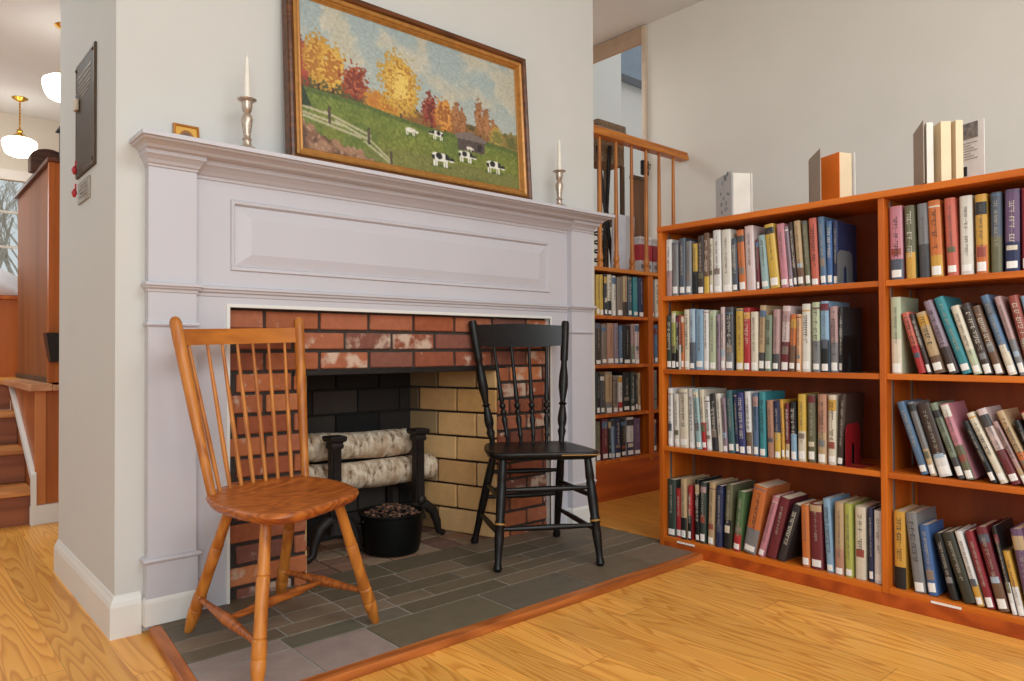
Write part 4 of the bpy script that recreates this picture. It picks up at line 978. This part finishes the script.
for ys in (YA-T-.0015, YB+T/2+.0015, YB-T/2-.0015):
    for xs in (X0+.055, X1-.06): cb('shelf_standard', [(xs-.007, xs+.007, ys-.0015, ys+.0015, .07, 1.425)], STEEL, bev=0)
for y in (1.865, .845): 
    o_ = cb('label_strip', [(X0+.0005, X0+.004, y-.045, y+.045, .049, .056)], STICK, bev=0); o_['label'] = 'narrow white label strip'
rebase(case)

# books ------------------------------------------------------------
PAL = {'white': (232, 228, 222), 'rose': (190, 150, 146), 'grey': (132, 130, 132), 'slate': (84, 92, 106), 'yellow': (226, 182, 66), 'black': (30, 29, 31), 'dark brown': (72, 54, 46), 'brown': (122, 86, 62), 'cream': (228, 214, 188), 'ivory': (232, 224, 210), 'orange': (220, 116, 52), 'pale pink': (224, 200, 196), 'maroon': (122, 40, 50), 'pale teal': (160, 192, 192), 'pink': (212, 132, 146), 'mauve': (152, 128, 142), 'tan': (202, 168, 122), 'olive': (112, 108, 78), 'coral': (216, 102, 82), 'steel blue': (88, 118, 152), 'blue': (66, 104, 164), 'navy': (42, 50, 90), 'dark green': (56, 70, 62), 'lime': (184, 186, 84), 'brick red': (166, 76, 62), 'pale blue': (170, 192, 212), 'light blue': (138, 176, 206), 'pale green': (196, 204, 168), 'dark grey': (78, 76, 78), 'red': (194, 44, 46), 'green': (84, 120, 72), 'sage': (134, 146, 122), 'peach': (228, 172, 126), 'charcoal': (52, 50, 52), 'dark teal': (62, 104, 110), 'indigo': (62, 62, 126), 'teal': (54, 146, 156), 'clay pink': (194, 138, 110), 'gold': (222, 164, 58), 'purple': (112, 82, 118), 'dark red': (150, 34, 46), 'dark olive': (58, 58, 46), 'taupe': (146, 126, 110)}
def muted(c): g = sum(c)/3; return tuple(int((g+(v-g)*.88)*.93) for v in c)
def bmat(n): return plain('book_cloth_'+n.replace(' ', '_'), muted(PAL[n]), .42, var=.05, scale=40)
INKS = plain('strong_dark_ink', (58, 52, 54), .6); INKB = plain('strong_pale_ink', (214, 206, 190), .6)
INKL = plain('pale_title_ink', (176, 166, 152), .6); INKD = plain('dark_title_ink', (112, 100, 96), .6)
ORD = ['first', 'second', 'third', 'fourth', 'fifth', 'sixth', 'seventh', 'eighth', 'ninth', 'tenth', 'eleventh', 'twelfth', 'thirteenth', 'fourteenth', 'fifteenth', 'sixteenth', 'seventeenth', 'eighteenth', 'nineteenth', 'twentieth', 'twenty-first', 'twenty-second', 'twenty-third', 'twenty-fourth', 'twenty-fifth', 'twenty-sixth', 'twenty-seventh']
def book(loc, th, h, d, lean, col, band, label, group, rg, rotz=0.0, cover_art=None):
    """spine faces -x, thickness runs to -y, height up; tilts about x"""
    t = thing('book', label, 'book', loc, group)
    t.rotation_euler = (lean*-1.0, 0, rotz)
    bt = min(.003, th*.16); sr = min(.006, th*.25)
    sec = [(d, 0), (sr, 0), (sr*.35, -th*.12), (0, -th*.32), (0, -th*.68), (sr*.35, -th*.88), (sr, -th), (d, -th), (d, -th+bt), (sr+.003, -th+bt), (sr+.003, -bt), (d, -bt)]
    bm = B(); prism(bm, sec, lambda p, z: Vector((p[0], p[1], z)), 0, h); obj('cover', bm, bmat(col), t)
    bm = B(); box(bm, sr+.003, d-.004, -th+bt, -bt, .003, h-.003); obj('page_block', bm, PAGES, t)
    e = .0005
    def patch(nm, z0, z1, mat, inset=.0, e=.0005):
        y = [(sr, 0), (sr*.35, -th*.12), (0, -th*.32), (0, -th*.68), (sr*.35, -th*.88), (sr, -th)]
        if inset: y = [(0, -th*.32), (0, -th*.68)] if inset > 1 else [(sr*.35, -th*.12), (0, -th*.32), (0, -th*.68), (sr*.35, -th*.88)]
        bm = B(); prism(bm, [(a-e, b) for a, b in y]+[(a+.002, b) for a, b in y[::-1]], lambda p, z: Vector((p[0], p[1], z)), z0, z1); return obj(nm, bm, mat, t)
    if band:
        patch('lower_band', .0, h*rg.choice((.28, .36, .45)), bmat(band), e=.0003)
    zb = rg.uniform(.004, .012); zh = rg.choice((.022, .026, .030)); has = rg.random() < .86
    if has: patch('call_number_sticker', zb, zb+zh, STICK, .5, .0009)
    # title: lettering running down the spine, author line above
    lum = sum(PAL[col])/3; bold = rg.random() < .35
    ink = ((INKS if lum > 115 else INKB) if bold else (INKD if lum > 125 else INKL)); acc = rg.random()
    if acc < .42:
        ac = rg.choice([c_ for c_ in ('ivory', 'slate', 'charcoal', 'tan', 'maroon', 'steel blue', 'rose', 'gold', 'dark grey', 'cream') if c_ not in (col, band)])
        hi_ = h*rg.uniform(.9, .985); patch('upper_band', hi_-h*rg.choice((.012, .02, .10, .16)), hi_, bmat(ac), e=.0004)
    if .25 < acc < .6:
        ac = rg.choice(('slate', 'taupe', 'cream', 'brick red', 'pale blue', 'olive', 'grey')); m0 = h*rg.uniform(.2, .34)
        if ac != col: patch('picture_panel', m0, m0+h*rg.uniform(.05, .14), bmat(ac), .5, e=.0006)
    bm = B(); z = h*rg.uniform(.86, .92); zend = zb+zh+h*rg.uniform(.12, .3); sz = min(.013, th*.44) if bold else min(.0085, th*.30); yc = -th/2
    while z > zend:
        wl = rg.uniform(.30, .62)*sz
        if rg.random() < .8:
            box(bm, -.0011, .001, yc-sz*.5, yc-sz*.34, z-wl, z); 
            if rg.random() < .7: box(bm, -.0011, .001, yc-sz*.34, yc+sz*.5, z-wl*.3, z)
            if rg.random() < .5: box(bm, -.0011, .001, yc+sz*.34, yc+sz*.5, z-wl, z-wl*.3)
        z -= wl+sz*.22
    box(bm, -.0008, .001, yc-.00018, yc+.00018, zend, h*.86)
    if len(bm.verts) >= 64: obj('spine_title', bm, ink, t)
    else: bm.free()
    return t
NAMES = {'L1': 'top shelf, bay beside the fireplace', 'L2': 'second shelf down, bay beside the fireplace', 'L3': 'third shelf down, bay beside the fireplace', 'L4': 'bottom shelf, bay beside the fireplace', 'R1': 'top shelf', 'R2': 'second shelf down', 'R3': 'third shelf down', 'R4': 'bottom shelf'}
GR = {'L': 'library books in the bay beside the fireplace', 'R': 'library books in the bay past the divider'}
zof = {'1': 1.141, '2': .813, '3': .468, '4': .065}
rg = random.Random(21); cnt = {}; prev = {}; prevq = {}
for k, y, th, h, lean, col, band in ROWS:
    cnt[k] = cnt.get(k, 0)+1; i = cnt[k]
    h = min(h, .285)
    lean = max(-.52, min(.52, lean)); th = max(.013, th-.0015)
    # keep clear of the books before it: corners of the tilted section, pushed along until apart
    side = YA-T-.003 if k[0] == 'L' else YB-T/2-.006
    y = min(y, side-max(0.0, h*math.sin(lean)))
    def quad(y0):
        u = (math.sin(lean), math.cos(lean)); r_ = (-math.cos(lean), math.sin(lean)); z0 = th*math.sin(-lean) if lean < 0 else 0.0
        p = (y0, z0); return [p, (p[0]+r_[0]*th, p[1]+r_[1]*th), (p[0]+r_[0]*th+u[0]*h, p[1]+r_[1]*th+u[1]*h), (p[0]+u[0]*h, p[1]+u[1]*h)]
    def apart(A, B_):
        for P, Q in ((A, B_), (B_, A)):
            for n_ in range(4):
                ex, ey = P[(n_+1) % 4][0]-P[n_][0], P[(n_+1) % 4][1]-P[n_][1]; nx, ny = ey, -ex
                pa = [q[0]*nx+q[1]*ny for q in P]; qa = [q[0]*nx+q[1]*ny for q in Q]
                if max(pa) <= min(qa)+1e-9 or max(qa) <= min(pa)+1e-9: return True
        return False
    for _ in range(200):
        if all(apart(quad(y), q) for q in prevq.get(k, [])[-3:]): break
        y -= .0006
    prevq.setdefault(k, []).append(quad(y))
    z = zof[k[1]]+(th*math.sin(-lean) if lean < 0 else 0)+.0004
    if k[0] == 'L' and y-th < YB+T/2+.004: continue
    pos = '%s from the fireplace end' % ORD[i-1] if k[0] == 'L' else '%s past the double-bay divider' % ORD[i-1]
    desc = '%s book%s' % (col, (' with %s foot' % band) if band and k[0] == 'R' else '')
    d = min(.215, max(.14, h*rg.uniform(.62, .72)))
    b = book((X0+.022+rg.uniform(-.004, .004), y, z), th, h, d, lean, col, band, '%s, %s, %s' % (desc, pos, NAMES[k]), GR[k[0]], rg)
    # right face of this book for the next one: foot y and y at its head
    yf = y-th/math.cos(lean) if lean >= 0 else y-th*math.cos(lean)
    yh = yf+h*math.cos(lean)*math.tan(lean) if lean >= 0 else y-th*math.cos(lean)+h*math.sin(lean)
    prev[k] = (yf, yh, h*math.cos(lean), lean)
# bookends: bent plate with an arched cut-out, tongue under the books
def bookend(y, z, hgt, mat, lab):
    t = thing('bookend', lab, 'bookend', (X0+.016, y, z+.0005))
    q_ = [PI/2*i/5 for i in range(6)]; r_ = .03
    arch = [(.0, .001)]+[(r_-r_*math.cos(a), hgt-r_+r_*math.sin(a)) for a in q_]+[(.125-r_+r_*math.sin(a), hgt-r_+r_*math.cos(a)) for a in q_]+[(.125, .001)]
    hole = [(.076, .001), (.076, hgt*.38)]+[(.0625+.0135*math.cos(a), hgt*.38+hgt*.16*math.sin(a)) for a in [PI*q/10 for q in range(1, 10)]]+[(.049, hgt*.38), (.049, .001)]
    bm = B(); prism(bm, arch+hole, lambda p, q: Vector((p[0], q, p[1])), -.0022, -.0006)
    obj('upright_plate', bm, mat, t)
    bm = B(); box(bm, 0, .049, -.06, -.001, 0, .0015); box(bm, .076, .125, -.06, -.001, 0, .0015); obj('foot_plate', bm, mat, t); return t
def fol(k, gap=.001): return prev[k][0]-gap
bookend(min(fol('L1'), prev['L1'][1])-.001, 1.141, .128, plain('grey_enamel', (104, 104, 106), .35), 'grey arched metal bookend on the top shelf')
bookend(min(fol('L2'), prev['L2'][1])-.001, .813, .135, plain('black_enamel', (24, 23, 24), .35), 'black arched metal bookend on the second shelf down')
bookend(min(fol('L3'), prev['L3'][1])-.001, .468, .155, plain('dark_red_enamel', (128, 22, 30), .35), 'dark red arched metal bookend on the third shelf down')

# three books standing open on top of the bookcase
def open_book(loc, rotz, h, leaves, label, extra=None):
    """leaves: (angle, depth, thickness, material, name): boards and page wads fanned from the spine at the origin"""
    t = thing('open_book', label, 'book', loc); t.rotation_euler = (0, 0, rotz)
    for a, d, th, mt, nm, hh in leaves:
        bm = B(); box(bm, .002, d, -th/2, th/2, 0, hh*h); bmesh.ops.rotate(bm, verts=bm.verts[:], cent=(0, 0, 0), matrix=Matrix.Rotation(a, 3, 'Z')); obj(nm, bm, mt, t)
    if extra: extra(t)
    return t
ZT = 1.4565
def standing(loc, h, leaves, label, spine, extra=None, rot=230):
    t = thing('open_book', label, 'book', loc, None); t.rotation_euler = (0, 0, math.radians(rot))
    for a, yo, d, th, mt, nm, hh in leaves:
        bm = B(); box(bm, 0, d, -th/2, th/2, 0, hh*h); bmesh.ops.rotate(bm, verts=bm.verts[:], cent=(0, 0, 0), matrix=Matrix.Rotation(a, 3, 'Z')); bmesh.ops.translate(bm, verts=bm.verts[:], vec=(0, yo, 0)); o = obj(nm, bm, mt, t)
        if extra and nm == extra[0]: extra[1](o, a, yo)
    bm = B(); box(bm, -.004, 0, -spine/2, spine/2, 0, h, bev=.0012); obj('spine', bm, leaves[0][4], t); return t
PG2 = plain('warm_page_paper', (228, 204, 168), .85, var=.03)
standing((2.803, 1.338, ZT), .192, [(-.506, -.034, .158, .003, plain('grey_brown_board', (150, 134, 116), .5), 'front_cover', 1.03), (-.0, -.0315, .150, .0025, plain('orange_endpaper', (222, 112, 28), .6), 'endpaper', .98), (0, 0.0, .148, .060, PG2, 'page_block', .98), (.03, .034, .156, .003, plain('white_board', (224, 220, 214), .5), 'back_cover', 1.0)], 'open book with orange endpaper standing on the bookcase top', .072, None, 249)
def photo(o, a, yo):
    R = Matrix.Rotation(a, 3, 'Z')
    for nm, x0, x1, z0, z1, mt in (('photo', .098, .152, .155, .208, plain('grey_portrait_print', (120, 112, 108), .6, var=.5, scale=60)), ('printed_mark', .100, .112, .030, .062, INK)):
        bm = B(); box(bm, x0, x1, -.0042, -.0022, z0, z1); bmesh.ops.rotate(bm, verts=bm.verts[:], cent=(0, 0, 0), matrix=R); bmesh.ops.translate(bm, verts=bm.verts[:], vec=(0, yo, 0)); obj(nm, bm, mt, o)
    bm = B()
    for k in range(7): box(bm, .100, .150-.012*(k % 3), -.0030, -.0016, .085+k*.009, .088+k*.009)
    bmesh.ops.rotate(bm, verts=bm.verts[:], cent=(0, 0, 0), matrix=R); bmesh.ops.translate(bm, verts=bm.verts[:], vec=(0, yo, 0)); obj('text_lines', bm, plain('pale_grey_ink', (168, 162, 160), .7), o)
standing((2.797, 0.938, ZT), .213, [(-.05, -.036, .165, .003, plain('tan_grey_board', (158, 138, 120), .5), 'front_cover', 1.0), (.0, -.022, .150, .020, plain('white_page_edges', (224, 216, 204), .8), 'page_block', .97), (.15, .003, .152, .031, PG2, 'page_block', .97), (.28, .023, .155, .024, PG2, 'loose_pages', .97), (.66, .037, .172, .003, plain('white_flap_board', (226, 220, 216), .5), 'back_cover', .98)], 'open book showing a small portrait photo, standing on the bookcase top past the divider', .076, ('back_cover', photo), 212)
def specks(o, a, yo):
    R = Matrix.Rotation(a, 3, 'Z'); g = random.Random(3); bm = B()
    for k in range(16):
        x, z, s = g.uniform(.02, .13), g.uniform(.02, .18), g.uniform(.006, .016); box(bm, x, x+s, -.0026, -.0012, z, z+s*g.uniform(.6, 1.6))
    bmesh.ops.rotate(bm, verts=bm.verts[:], cent=(0, 0, 0), matrix=R); bmesh.ops.translate(bm, verts=bm.verts[:], vec=(0, yo, 0)); obj('cover_print', bm, plain('blue_grey_print', (124, 128, 136), .5, var=.3), o)
standing((2.788, 1.736, ZT), .187, [(-.03, -.044, .162, .003, plain('pale_blue_grey_board', (182, 182, 184), .4), 'front_cover', 1.0), (.0, .0, .150, .078, plain('soft_white_pages', (216, 208, 198), .8), 'page_block', .97), (.0, .0435, .152, .006, plain('soft_cover_paper', (210, 204, 196), .8), 'back_cover', .98)], 'thick pale grey patterned book standing on the bookcase top nearest the railing', .094, ('front_cover', specks), 237)

# ------------------------------------------------------------------ back bookcase under the railing
QX0, QX1, QY0, QY1 = 2.90, 4.117, 2.85, 3.20
qc = thing('low_back_bookcase', 'orange wooden bookcase under the landing railing in the back corner', 'bookcase', (3.5, QY0, 0))
def qb(n, b, mat=CASE, bev=.002): return boxes(n, b, mat, qc, bev)
qb('side_panel', [(QX0, QX0+.022, QY0, QY1, 0, 1.372)], CASEZ); qb('side_panel', [(QX1-.022, QX1, QY0, QY1, 0, 1.372)], CASEZ)
qb('divider', [(3.671, 3.722, QY0, QY1-.01, .20, 1.372)], CASEZ)
qb('top', [(QX0, QX1, QY0-.010, QY1, 1.372, 1.395)], wood('case_top_wood', (206, 122, 46), (160, 84, 28), 'X', .35, 5, .9))
qb('back_panel', [(QX0+.022, QX1-.022, QY1-.01, QY1-.002, 0, 1.372)], CASEB, 0)
qb('plinth', [(QX0+.022, QX1-.022, QY0+.004, QY0+.024, 0, .222)], CASED)
for z in (.242, .518, .813, 1.108):
    for xa, xb in ((QX0+.022, 3.671), (3.722, QX1-.022)): qb('shelf', [(xa, xb, QY0+.003, QY1-.01, z-.021, z)])
rebase(qc)
BN = {'A': 'top shelf, back corner bookcase', 'B': 'second shelf down, back corner bookcase', 'C': 'third shelf down, back corner bookcase', 'D': 'bottom shelf, back corner bookcase'}
bz = {'A': 1.108, 'B': .813, 'C': .518, 'D': .242}; cnt = {}; px_ = {}
for k, x, th, h, col, band in BACK:
    side = 'l' if x < 3.68 else 'r'; kk = k+side; cnt[kk] = cnt.get(kk, 0)+1
    h = min(max(.19, h), 1.372-1.108-.014)
    if x < px_.get(kk, 0)+.001: x = px_[kk]+.001
    th = max(.014, th-.002); px_[kk] = x+th
    if x+th > QX1-.03: continue
    pos = ('%s from the chimney end' % ORD[cnt[kk]-1]) if side == 'l' else '%s past the divider' % ORD[cnt[kk]-1]
    # front face at -y: turn the book so that its spine looks along -y
    b = book((x, QY0+.022, bz[k]+.0004), th, h, .19, 0, col, band, '%s book, %s, %s' % (col, pos, BN[k]), 'books in the back corner bookcase', rg, rotz=PI/2)
# railing on top of it
rl = thing('landing_railing', 'orange wooden railing with turned balusters above the back bookcase', 'railing', (3.5, QY0+.02, 1.395))
bm = B(); pr = [(-.032, 2.180), (-.036, 2.190), (-.034, 2.202), (-.026, 2.216), (-.030, 2.227), (-.018, 2.236), (.018, 2.236), (.030, 2.227), (.026, 2.216), (.034, 2.202), (.036, 2.190), (.032, 2.180)]
prism(bm, pr, lambda p, h: Vector((h, QY0+.02+p[0], p[1])), 2.84, 4.10); obj('handrail', bm, RAILW, rl, smooth=30)
bp = [(0, .019), (.035, .019), (.045, .014), (.055, .017), (.075, .020), (.10, .017), (.125, .0125), (.135, .016), (.145, .0125), (.20, .0135), (.55, .0125), (1, .0095)]
for x in (2.945, 3.09, 3.238, 3.388, 3.538, 3.682, 3.818, 3.972):
    bm = B(); turned(bm, (x, QY0+.02, 1.395), (x, QY0+.02, 2.182), bp, 12); obj('baluster', bm, SPINW, rl, smooth=50)
rebase(rl)
# things kept on the ledge behind the railing
LZ = 1.3955
bx = thing('wicker_hamper_stand', 'dark wooden stand topped by a brown wicker hamper behind the railing', 'hamper', (3.535, 3.105, LZ))
WICK = plain('brown_wicker', (124, 100, 76), .85, var=.45, scale=70, bump=.6)
DKW = wood('dark_stand_wood', (104, 78, 56), (66, 48, 36), 'Z', .6, 5, 1)
bm = B()
for x0 in (-.115, .105): 
    for y0 in (-.075, .065): box(bm, x0-.012, x0+.012, y0-.010, y0+.012, 0, .70)
box(bm, -.125, .118, -.085, .078, .32, .34); obj('stand_frame', bm, DKW, bx)
bm = B(); box(bm, -.13, .125, -.080, .082, .70, .93, bev=.012); obj('basket', bm, WICK, bx)
bm = B(); box(bm, -.138, .138, -.084, .086, .932, .968, bev=.008); box(bm, -.138, .138, -.086, .088, .915, .932, bev=.004); obj('lid', bm, WICK, bx)
bm = B(); tube(bm, [(-.035, -.082, .87), (0, -.10, .855), (.035, -.082, .87)], .006, 6); obj('handle', bm, DKW, bx)
wp = boxes('leaning_board', [(-.105, .105, -.006, .006, 0, .36)], plain('pale_grey_board', (198, 200, 208), .6), None, .003)
wp.location = (3.545, 2.955, LZ); wp.rotation_euler = (.03, 0, 0); tag(wp, 'pale grey board leaning behind the railing balusters at the chimney end', 'board')
sl2 = thing('black_spiral_rack', 'black wire rack with curled rings behind the railing at the chimney end', 'rack', (3.345, 2.97, LZ))
bm = B(); cyl(bm, (0, 0, 0), (0, 0, .30), .006); obj('upright', bm, IRON, sl2)
bm = B(); lathe(bm, [(0, 0), (.05, 0), (.05, .006), (0, .008)], seg=16); obj('foot', bm, IRON, sl2)
for k in range(5):
    bm = B(); tube(bm, [(.045*math.cos(a), .03*math.sin(a), .05+.055*k+.004*a) for a in [2*PI*q/14 for q in range(15)]], .006, 6); obj('ring', bm, IRON, sl2)
dg = thing('black_folded_stand', 'black folded stand leaning before the wicker hamper behind the railing', 'stand', (3.40, 2.985, LZ))
bm = B(); tube(bm, [(.09, .0, .0), (.03, .0, .38), (.09, .02, .80)], .014, 8); obj('leg', bm, IRON, dg, smooth=60)
bm = B(); tube(bm, [(.02, .02, .0), (.02, .0, .38), (-.04, .01, .78)], .012, 8); obj('leg', bm, IRON, dg, smooth=60)
bp_ = thing('wooden_screen', 'tall brown wooden screen standing beside the doorway casing behind the railing', 'screen', (3.885, 3.09, LZ))
bm = B(); box(bm, -.075, .075, -.012, .012, 0, .66, bev=.004); obj('board', bm, wood('brown_board_wood', (120, 82, 56), (90, 58, 38), 'Z', .5, 4, .8), bp_)
bm = B(); box(bm, -.082, .082, -.016, .016, .66, .685, bev=.004); obj('cap', bm, DKW, bp_)
hk = thing('black_hook_clip', 'small black clip hanging at the top of the tall brown screen', 'clip', (3.90, 3.05, LZ+.69))
bm = B(); box(bm, -.035, .035, -.012, .012, 0, .10, bev=.008); obj('body', bm, IRON, hk)
bm = B(); tube(bm, [(.0, -.014, .03), (.02, -.03, .04), (.025, -.03, .07), (.0, -.014, .08)], .005, 6); obj('ring', bm, STEEL, hk)
for i, (x, cols, lab) in enumerate(((3.755, (170, 44, 56), 'red and white carton standing behind the railing beside the pale board'), (3.895, (150, 50, 60), 'red and grey carton standing behind the railing nearest the doorway casing'))):
    t = thing('carton', lab, 'carton', (x, 2.965, LZ)); wd = .062
    bm = B(); box(bm, -wd, wd, -.035, .035, 0, .225, bev=.003); obj('box_body', bm, plain('carton_white_%d' % i, (196, 190, 190), .6), t)
    for z0, z1 in ((.085, .19),): 
        bm = B(); box(bm, -wd-.0006, wd+.0006, -.0358, .0358, z0, z1); obj('red_band', bm, plain('carton_red_%d' % i, cols, .5), t)
    bm = B(); box(bm, -wd*.8, wd*.8, -.0364, -.0352, .035, .06); obj('printed_label', bm, plain('carton_label', (120, 116, 120), .6), t)
    bm = B(); box(bm, -wd-.003, wd+.003, -.038, .038, .225, .240, bev=.002); obj('lid', bm, plain('carton_lid', (214, 208, 204), .6), t)

# ------------------------------------------------------------------ side room at the far left
cbn = thing('tall_wooden_cabinet', 'tall orange-brown wooden cabinet standing on the ledge by the stairs', 'cabinet', (1.0, 5.1, .738))
boxes('carcass', [(.700, 1.35, 4.56, 5.78, .738, 1.93)], PANELW, cbn, .003)
boxes('end_board', [(.694, 1.352, 4.545, 4.56, .738, 1.93)], PANELO, cbn, .002)
boxes('corner_post', [(.688, .716, 4.542, 4.58, .738, 1.93)], PANELO, cbn, .002)
boxes('top_cap', [(.678, 1.37, 4.525, 5.80, 1.93, 1.952)], wood('cabinet_cap_wood', (112, 62, 38), (78, 40, 24), 'Y', .4, 4, 1), cbn, .004)
boxes('base_strip', [(.690, .70, 4.56, 5.78, .738, .765)], DKW, cbn)
rebase(cbn)
wf = thing('wall_file', 'black plastic file bin hung on the end of the tall cabinet', 'file holder', (.828, 4.544, .85))
BP = plain('black_plastic', (24, 24, 26), .4)
bm = B(); hi = [(-.165, -.115), (.165, -.115), (.165, 0), (-.165, 0)]; lo_ = [(-.140, -.075), (.140, -.075), (.140, 0), (-.140, 0)]
va = [bm.verts.new((x, y, 0)) for x, y in lo_]; vb = [bm.verts.new((x, y, .155)) for x, y in hi]; vc = [bm.verts.new((x*.97, y+.004*(y < -.01)-.004*(y > -.01), .155)) for x, y in hi]; vd = [bm.verts.new((x*.97, y+.004*(y < -.01)-.004*(y > -.01), .012)) for x, y in lo_]
bm.faces.new(va[::-1]); bm.faces.new(vd)
for p, q in ((va, vb), (vb, vc), (vc, vd)):
    for n_ in range(4): bm.faces.new((p[n_], p[(n_+1) % 4], q[(n_+1) % 4], q[n_]))
obj('bin', bm, BP, wf)
bm = B(); box(bm, -.06, .06, -.006, 0, .155, .185, bev=.002); obj('hanging_tab', bm, BP, wf)
bn_ = thing('brown_carved_box', 'brown round-topped wooden box on top of the tall cabinet', 'box', (.745, 4.97, 1.9525))
bm = B(); prism(bm, [(-.09, 0), (-.09, .085)]+[(.09*math.cos(a), .085+.05*math.sin(a)) for a in [PI-PI*q/12 for q in range(1, 12)]]+[(.09, .085), (.09, 0)], lambda p, h: Vector((p[0], h, p[1])), -.05, .05); bmesh.ops.bevel(bm, geom=bm.edges[:], offset=.004, segments=1, affect='EDGES'); obj('body', bm, wood('walnut_box_wood', (98, 58, 38), (66, 36, 22), 'X', .4, 5, 2), bn_)
bm = B(); turned(bm, (0, -.05, .07), (0, -.062, .07), [(0, .008), (.6, .010), (1, .004)], 10); obj('knob', bm, BRASS, bn_)
sk = thing('dark_speaker', 'dark grey speaker box on top of the tall cabinet behind its front edge', 'speaker', (.865, 4.76, 1.9525))
bm = B(); box(bm, -.085, .085, -.075, .075, 0, .215, bev=.006); obj('body', bm, plain('dark_grey_plastic', (62, 62, 62), .5), sk)
bm = B(); box(bm, -.102, .102, -.085, .08, .215, .227, bev=.003); obj('top_plate', bm, MC['dark_grey_plastic'], sk)
bm = B(); turned(bm, (0, -.075, .10), (0, -.080, .10), [(0, .055), (1, .05)], 20); obj('cone', bm, IRON, sk)
ct = thing('wooden_counter', 'orange wooden counter front on the upper floor beyond the stairs', 'counter', (.1, 6.1, .735))
boxes('front_panel', [(-.7, .82, 5.95, 5.97, .735, 1.262)], PANELO, ct, .002)
boxes('counter_top', [(-.72, .84, 5.93, 6.5, 1.262, 1.29)], CASE, ct, .004)
boxes('end_panel', [(.80, .82, 5.97, 6.48, .735, 1.262)], PANELO, ct, .002)
rebase(ct)
gv = B(); ng = 18
gx = [[None]*(ng+1) for _ in range(ng+1)]
for i in range(ng+1):
    for j in range(ng+1):
        u, v = i/ng*2-1, j/ng*2-1; r = max(0, 1-(abs(u)**2.2+abs(v)**2.2)); hgt = .21*r**.6*(1+.25*mnoise.noise(Vector((u*2, v*2, 1))))*(1.0-.45*max(0, u))
        gx[i][j] = gv.verts.new((.24*u, .14*v, max(.004, hgt+.012*mnoise.noise(Vector((u*6, v*6, 4))))))
for i in range(ng):
    for j in range(ng): gv.faces.new((gx[i][j], gx[i+1][j], gx[i+1][j+1], gx[i][j+1]))
lo = [[None]*(ng+1) for _ in range(ng+1)]
cl_ = obj('white_cloth', gv, plain('white_cotton', (222, 220, 222), .9, var=.05, bump=.2), None, smooth=80); cl_.location = (.62, 6.12, 1.2905)
m_ = cl_.modifiers.new('thickness', 'SOLIDIFY'); m_.thickness = .006; m_.offset = 1
tag(cl_, 'white cloth heaped on the wooden counter below the window', 'cloth')
GLOBE = emit('lit_opal_glass', (255, 246, 232), 7.0)
def pendant(x, y, lab):
    t = thing('pendant_lamp', lab, 'lamp', (x, y, 3.23))
    bm = B(); lathe(bm, [(0, 0), (.062, 0), (.065, -.006), (.05, -.016), (.03, -.028), (.012, -.036), (0, -.036)], seg=24); obj('ceiling_canopy', bm, BRASS, t, smooth=40)
    bm = B(); cyl(bm, (0, 0, -.034), (0, 0, -.31), .006, .006, 10)
    for k in range(9): lathe(bm, [(.006, -.05-.028*k), (.0095, -.056-.028*k), (.006, -.062-.028*k)], seg=10)
    obj('stem', bm, BRASS, t, smooth=50)
    bm = B(); lathe(bm, [(0, -.29), (.022, -.292), (.026, -.31), (.018, -.325), (.034, -.335), (.06, -.35), (.062, -.365), (0, -.366)], seg=24); obj('fitter', bm, BRASS, t, smooth=40)
    bm = B(); lathe(bm, [(0, -.362), (.055, -.364), (.098, -.374), (.130, -.394), (.138, -.412), (.135, -.438), (.126, -.476), (.114, -.506), (.099, -.522), (.06, -.538), (.02, -.548), (0, -.549)], seg=36); g_ = obj('glass_globe', bm, GLOBE, t, smooth=40)
    return t
pendant(.965, 7.88, 'schoolhouse pendant lamp on a brass stem in front of the window wall')
pendant(.99, 5.93, 'schoolhouse pendant lamp half hidden behind the chimney corner')
# bare trees outside the window
def tree(x, y, h, sd, lab):
    g = random.Random(sd); bm = B()
    def br(p, d, ln_, r, n):
        q = p+d*ln_; tube(bm, [p, p+d*ln_*.5+Vector((g.uniform(-.05, .05), 0, 0))*ln_, q], [r, r*.85, r*.65], 5)
        if n:
            for _ in range(3 if n > 1 else 2):
                dd = (d+Vector((g.uniform(-.8, .8), g.uniform(-.4, .4), g.uniform(-.1, .5)))).normalized(); br(p+d*ln_*g.uniform(.55, 1.0), dd, ln_*g.uniform(.5, .75), r*.55, n-1)
    br(Vector((0, 0, 0)), Vector((g.uniform(-.06, .06), 0, 1)), h*.36, .07, 5)
    o = obj('bare_tree', bm, plain('brightened_bark', (206, 196, 184), .9, var=.2), None); o.location = (x, y, 0); tag(o, lab, 'tree'); return o  # bark lightened: bright outdoor exposure is put into its colour
tree(1.0, 11.9, 4.6, 1, 'nearest bare winter tree outside the window')
tree(1.9, 15.0, 5.4, 2, 'pale bare tree farther outside the window')
tree(2.3, 19.0, 6.4, 6, 'most distant bare tree outside the window')
gd = boxes('ground_outside', [(-8, 10, 8.7, 40, -.1, 0)], plain('winter_grass', (150, 144, 120), .95, var=.2)); structure(gd)
fc = thing('garden_fence', 'weathered board fence outside the window low in the panes', 'fence', (.6, 11.0, 0))
bm = B()
for k in range(30): box(bm, -2.2+k*.15, -2.2+k*.15+.135, -.012, .012, .05, 1.62+.015*math.sin(k*2.1))
obj('boards', bm, plain('weathered_boards', (158, 146, 130), .9, var=.2), fc)
boxes('rail', [(-2.2, 2.3, .012, .05, .5, .58), (-2.2, 2.3, .012, .05, 1.3, 1.38)], MC['weathered_boards'], fc)
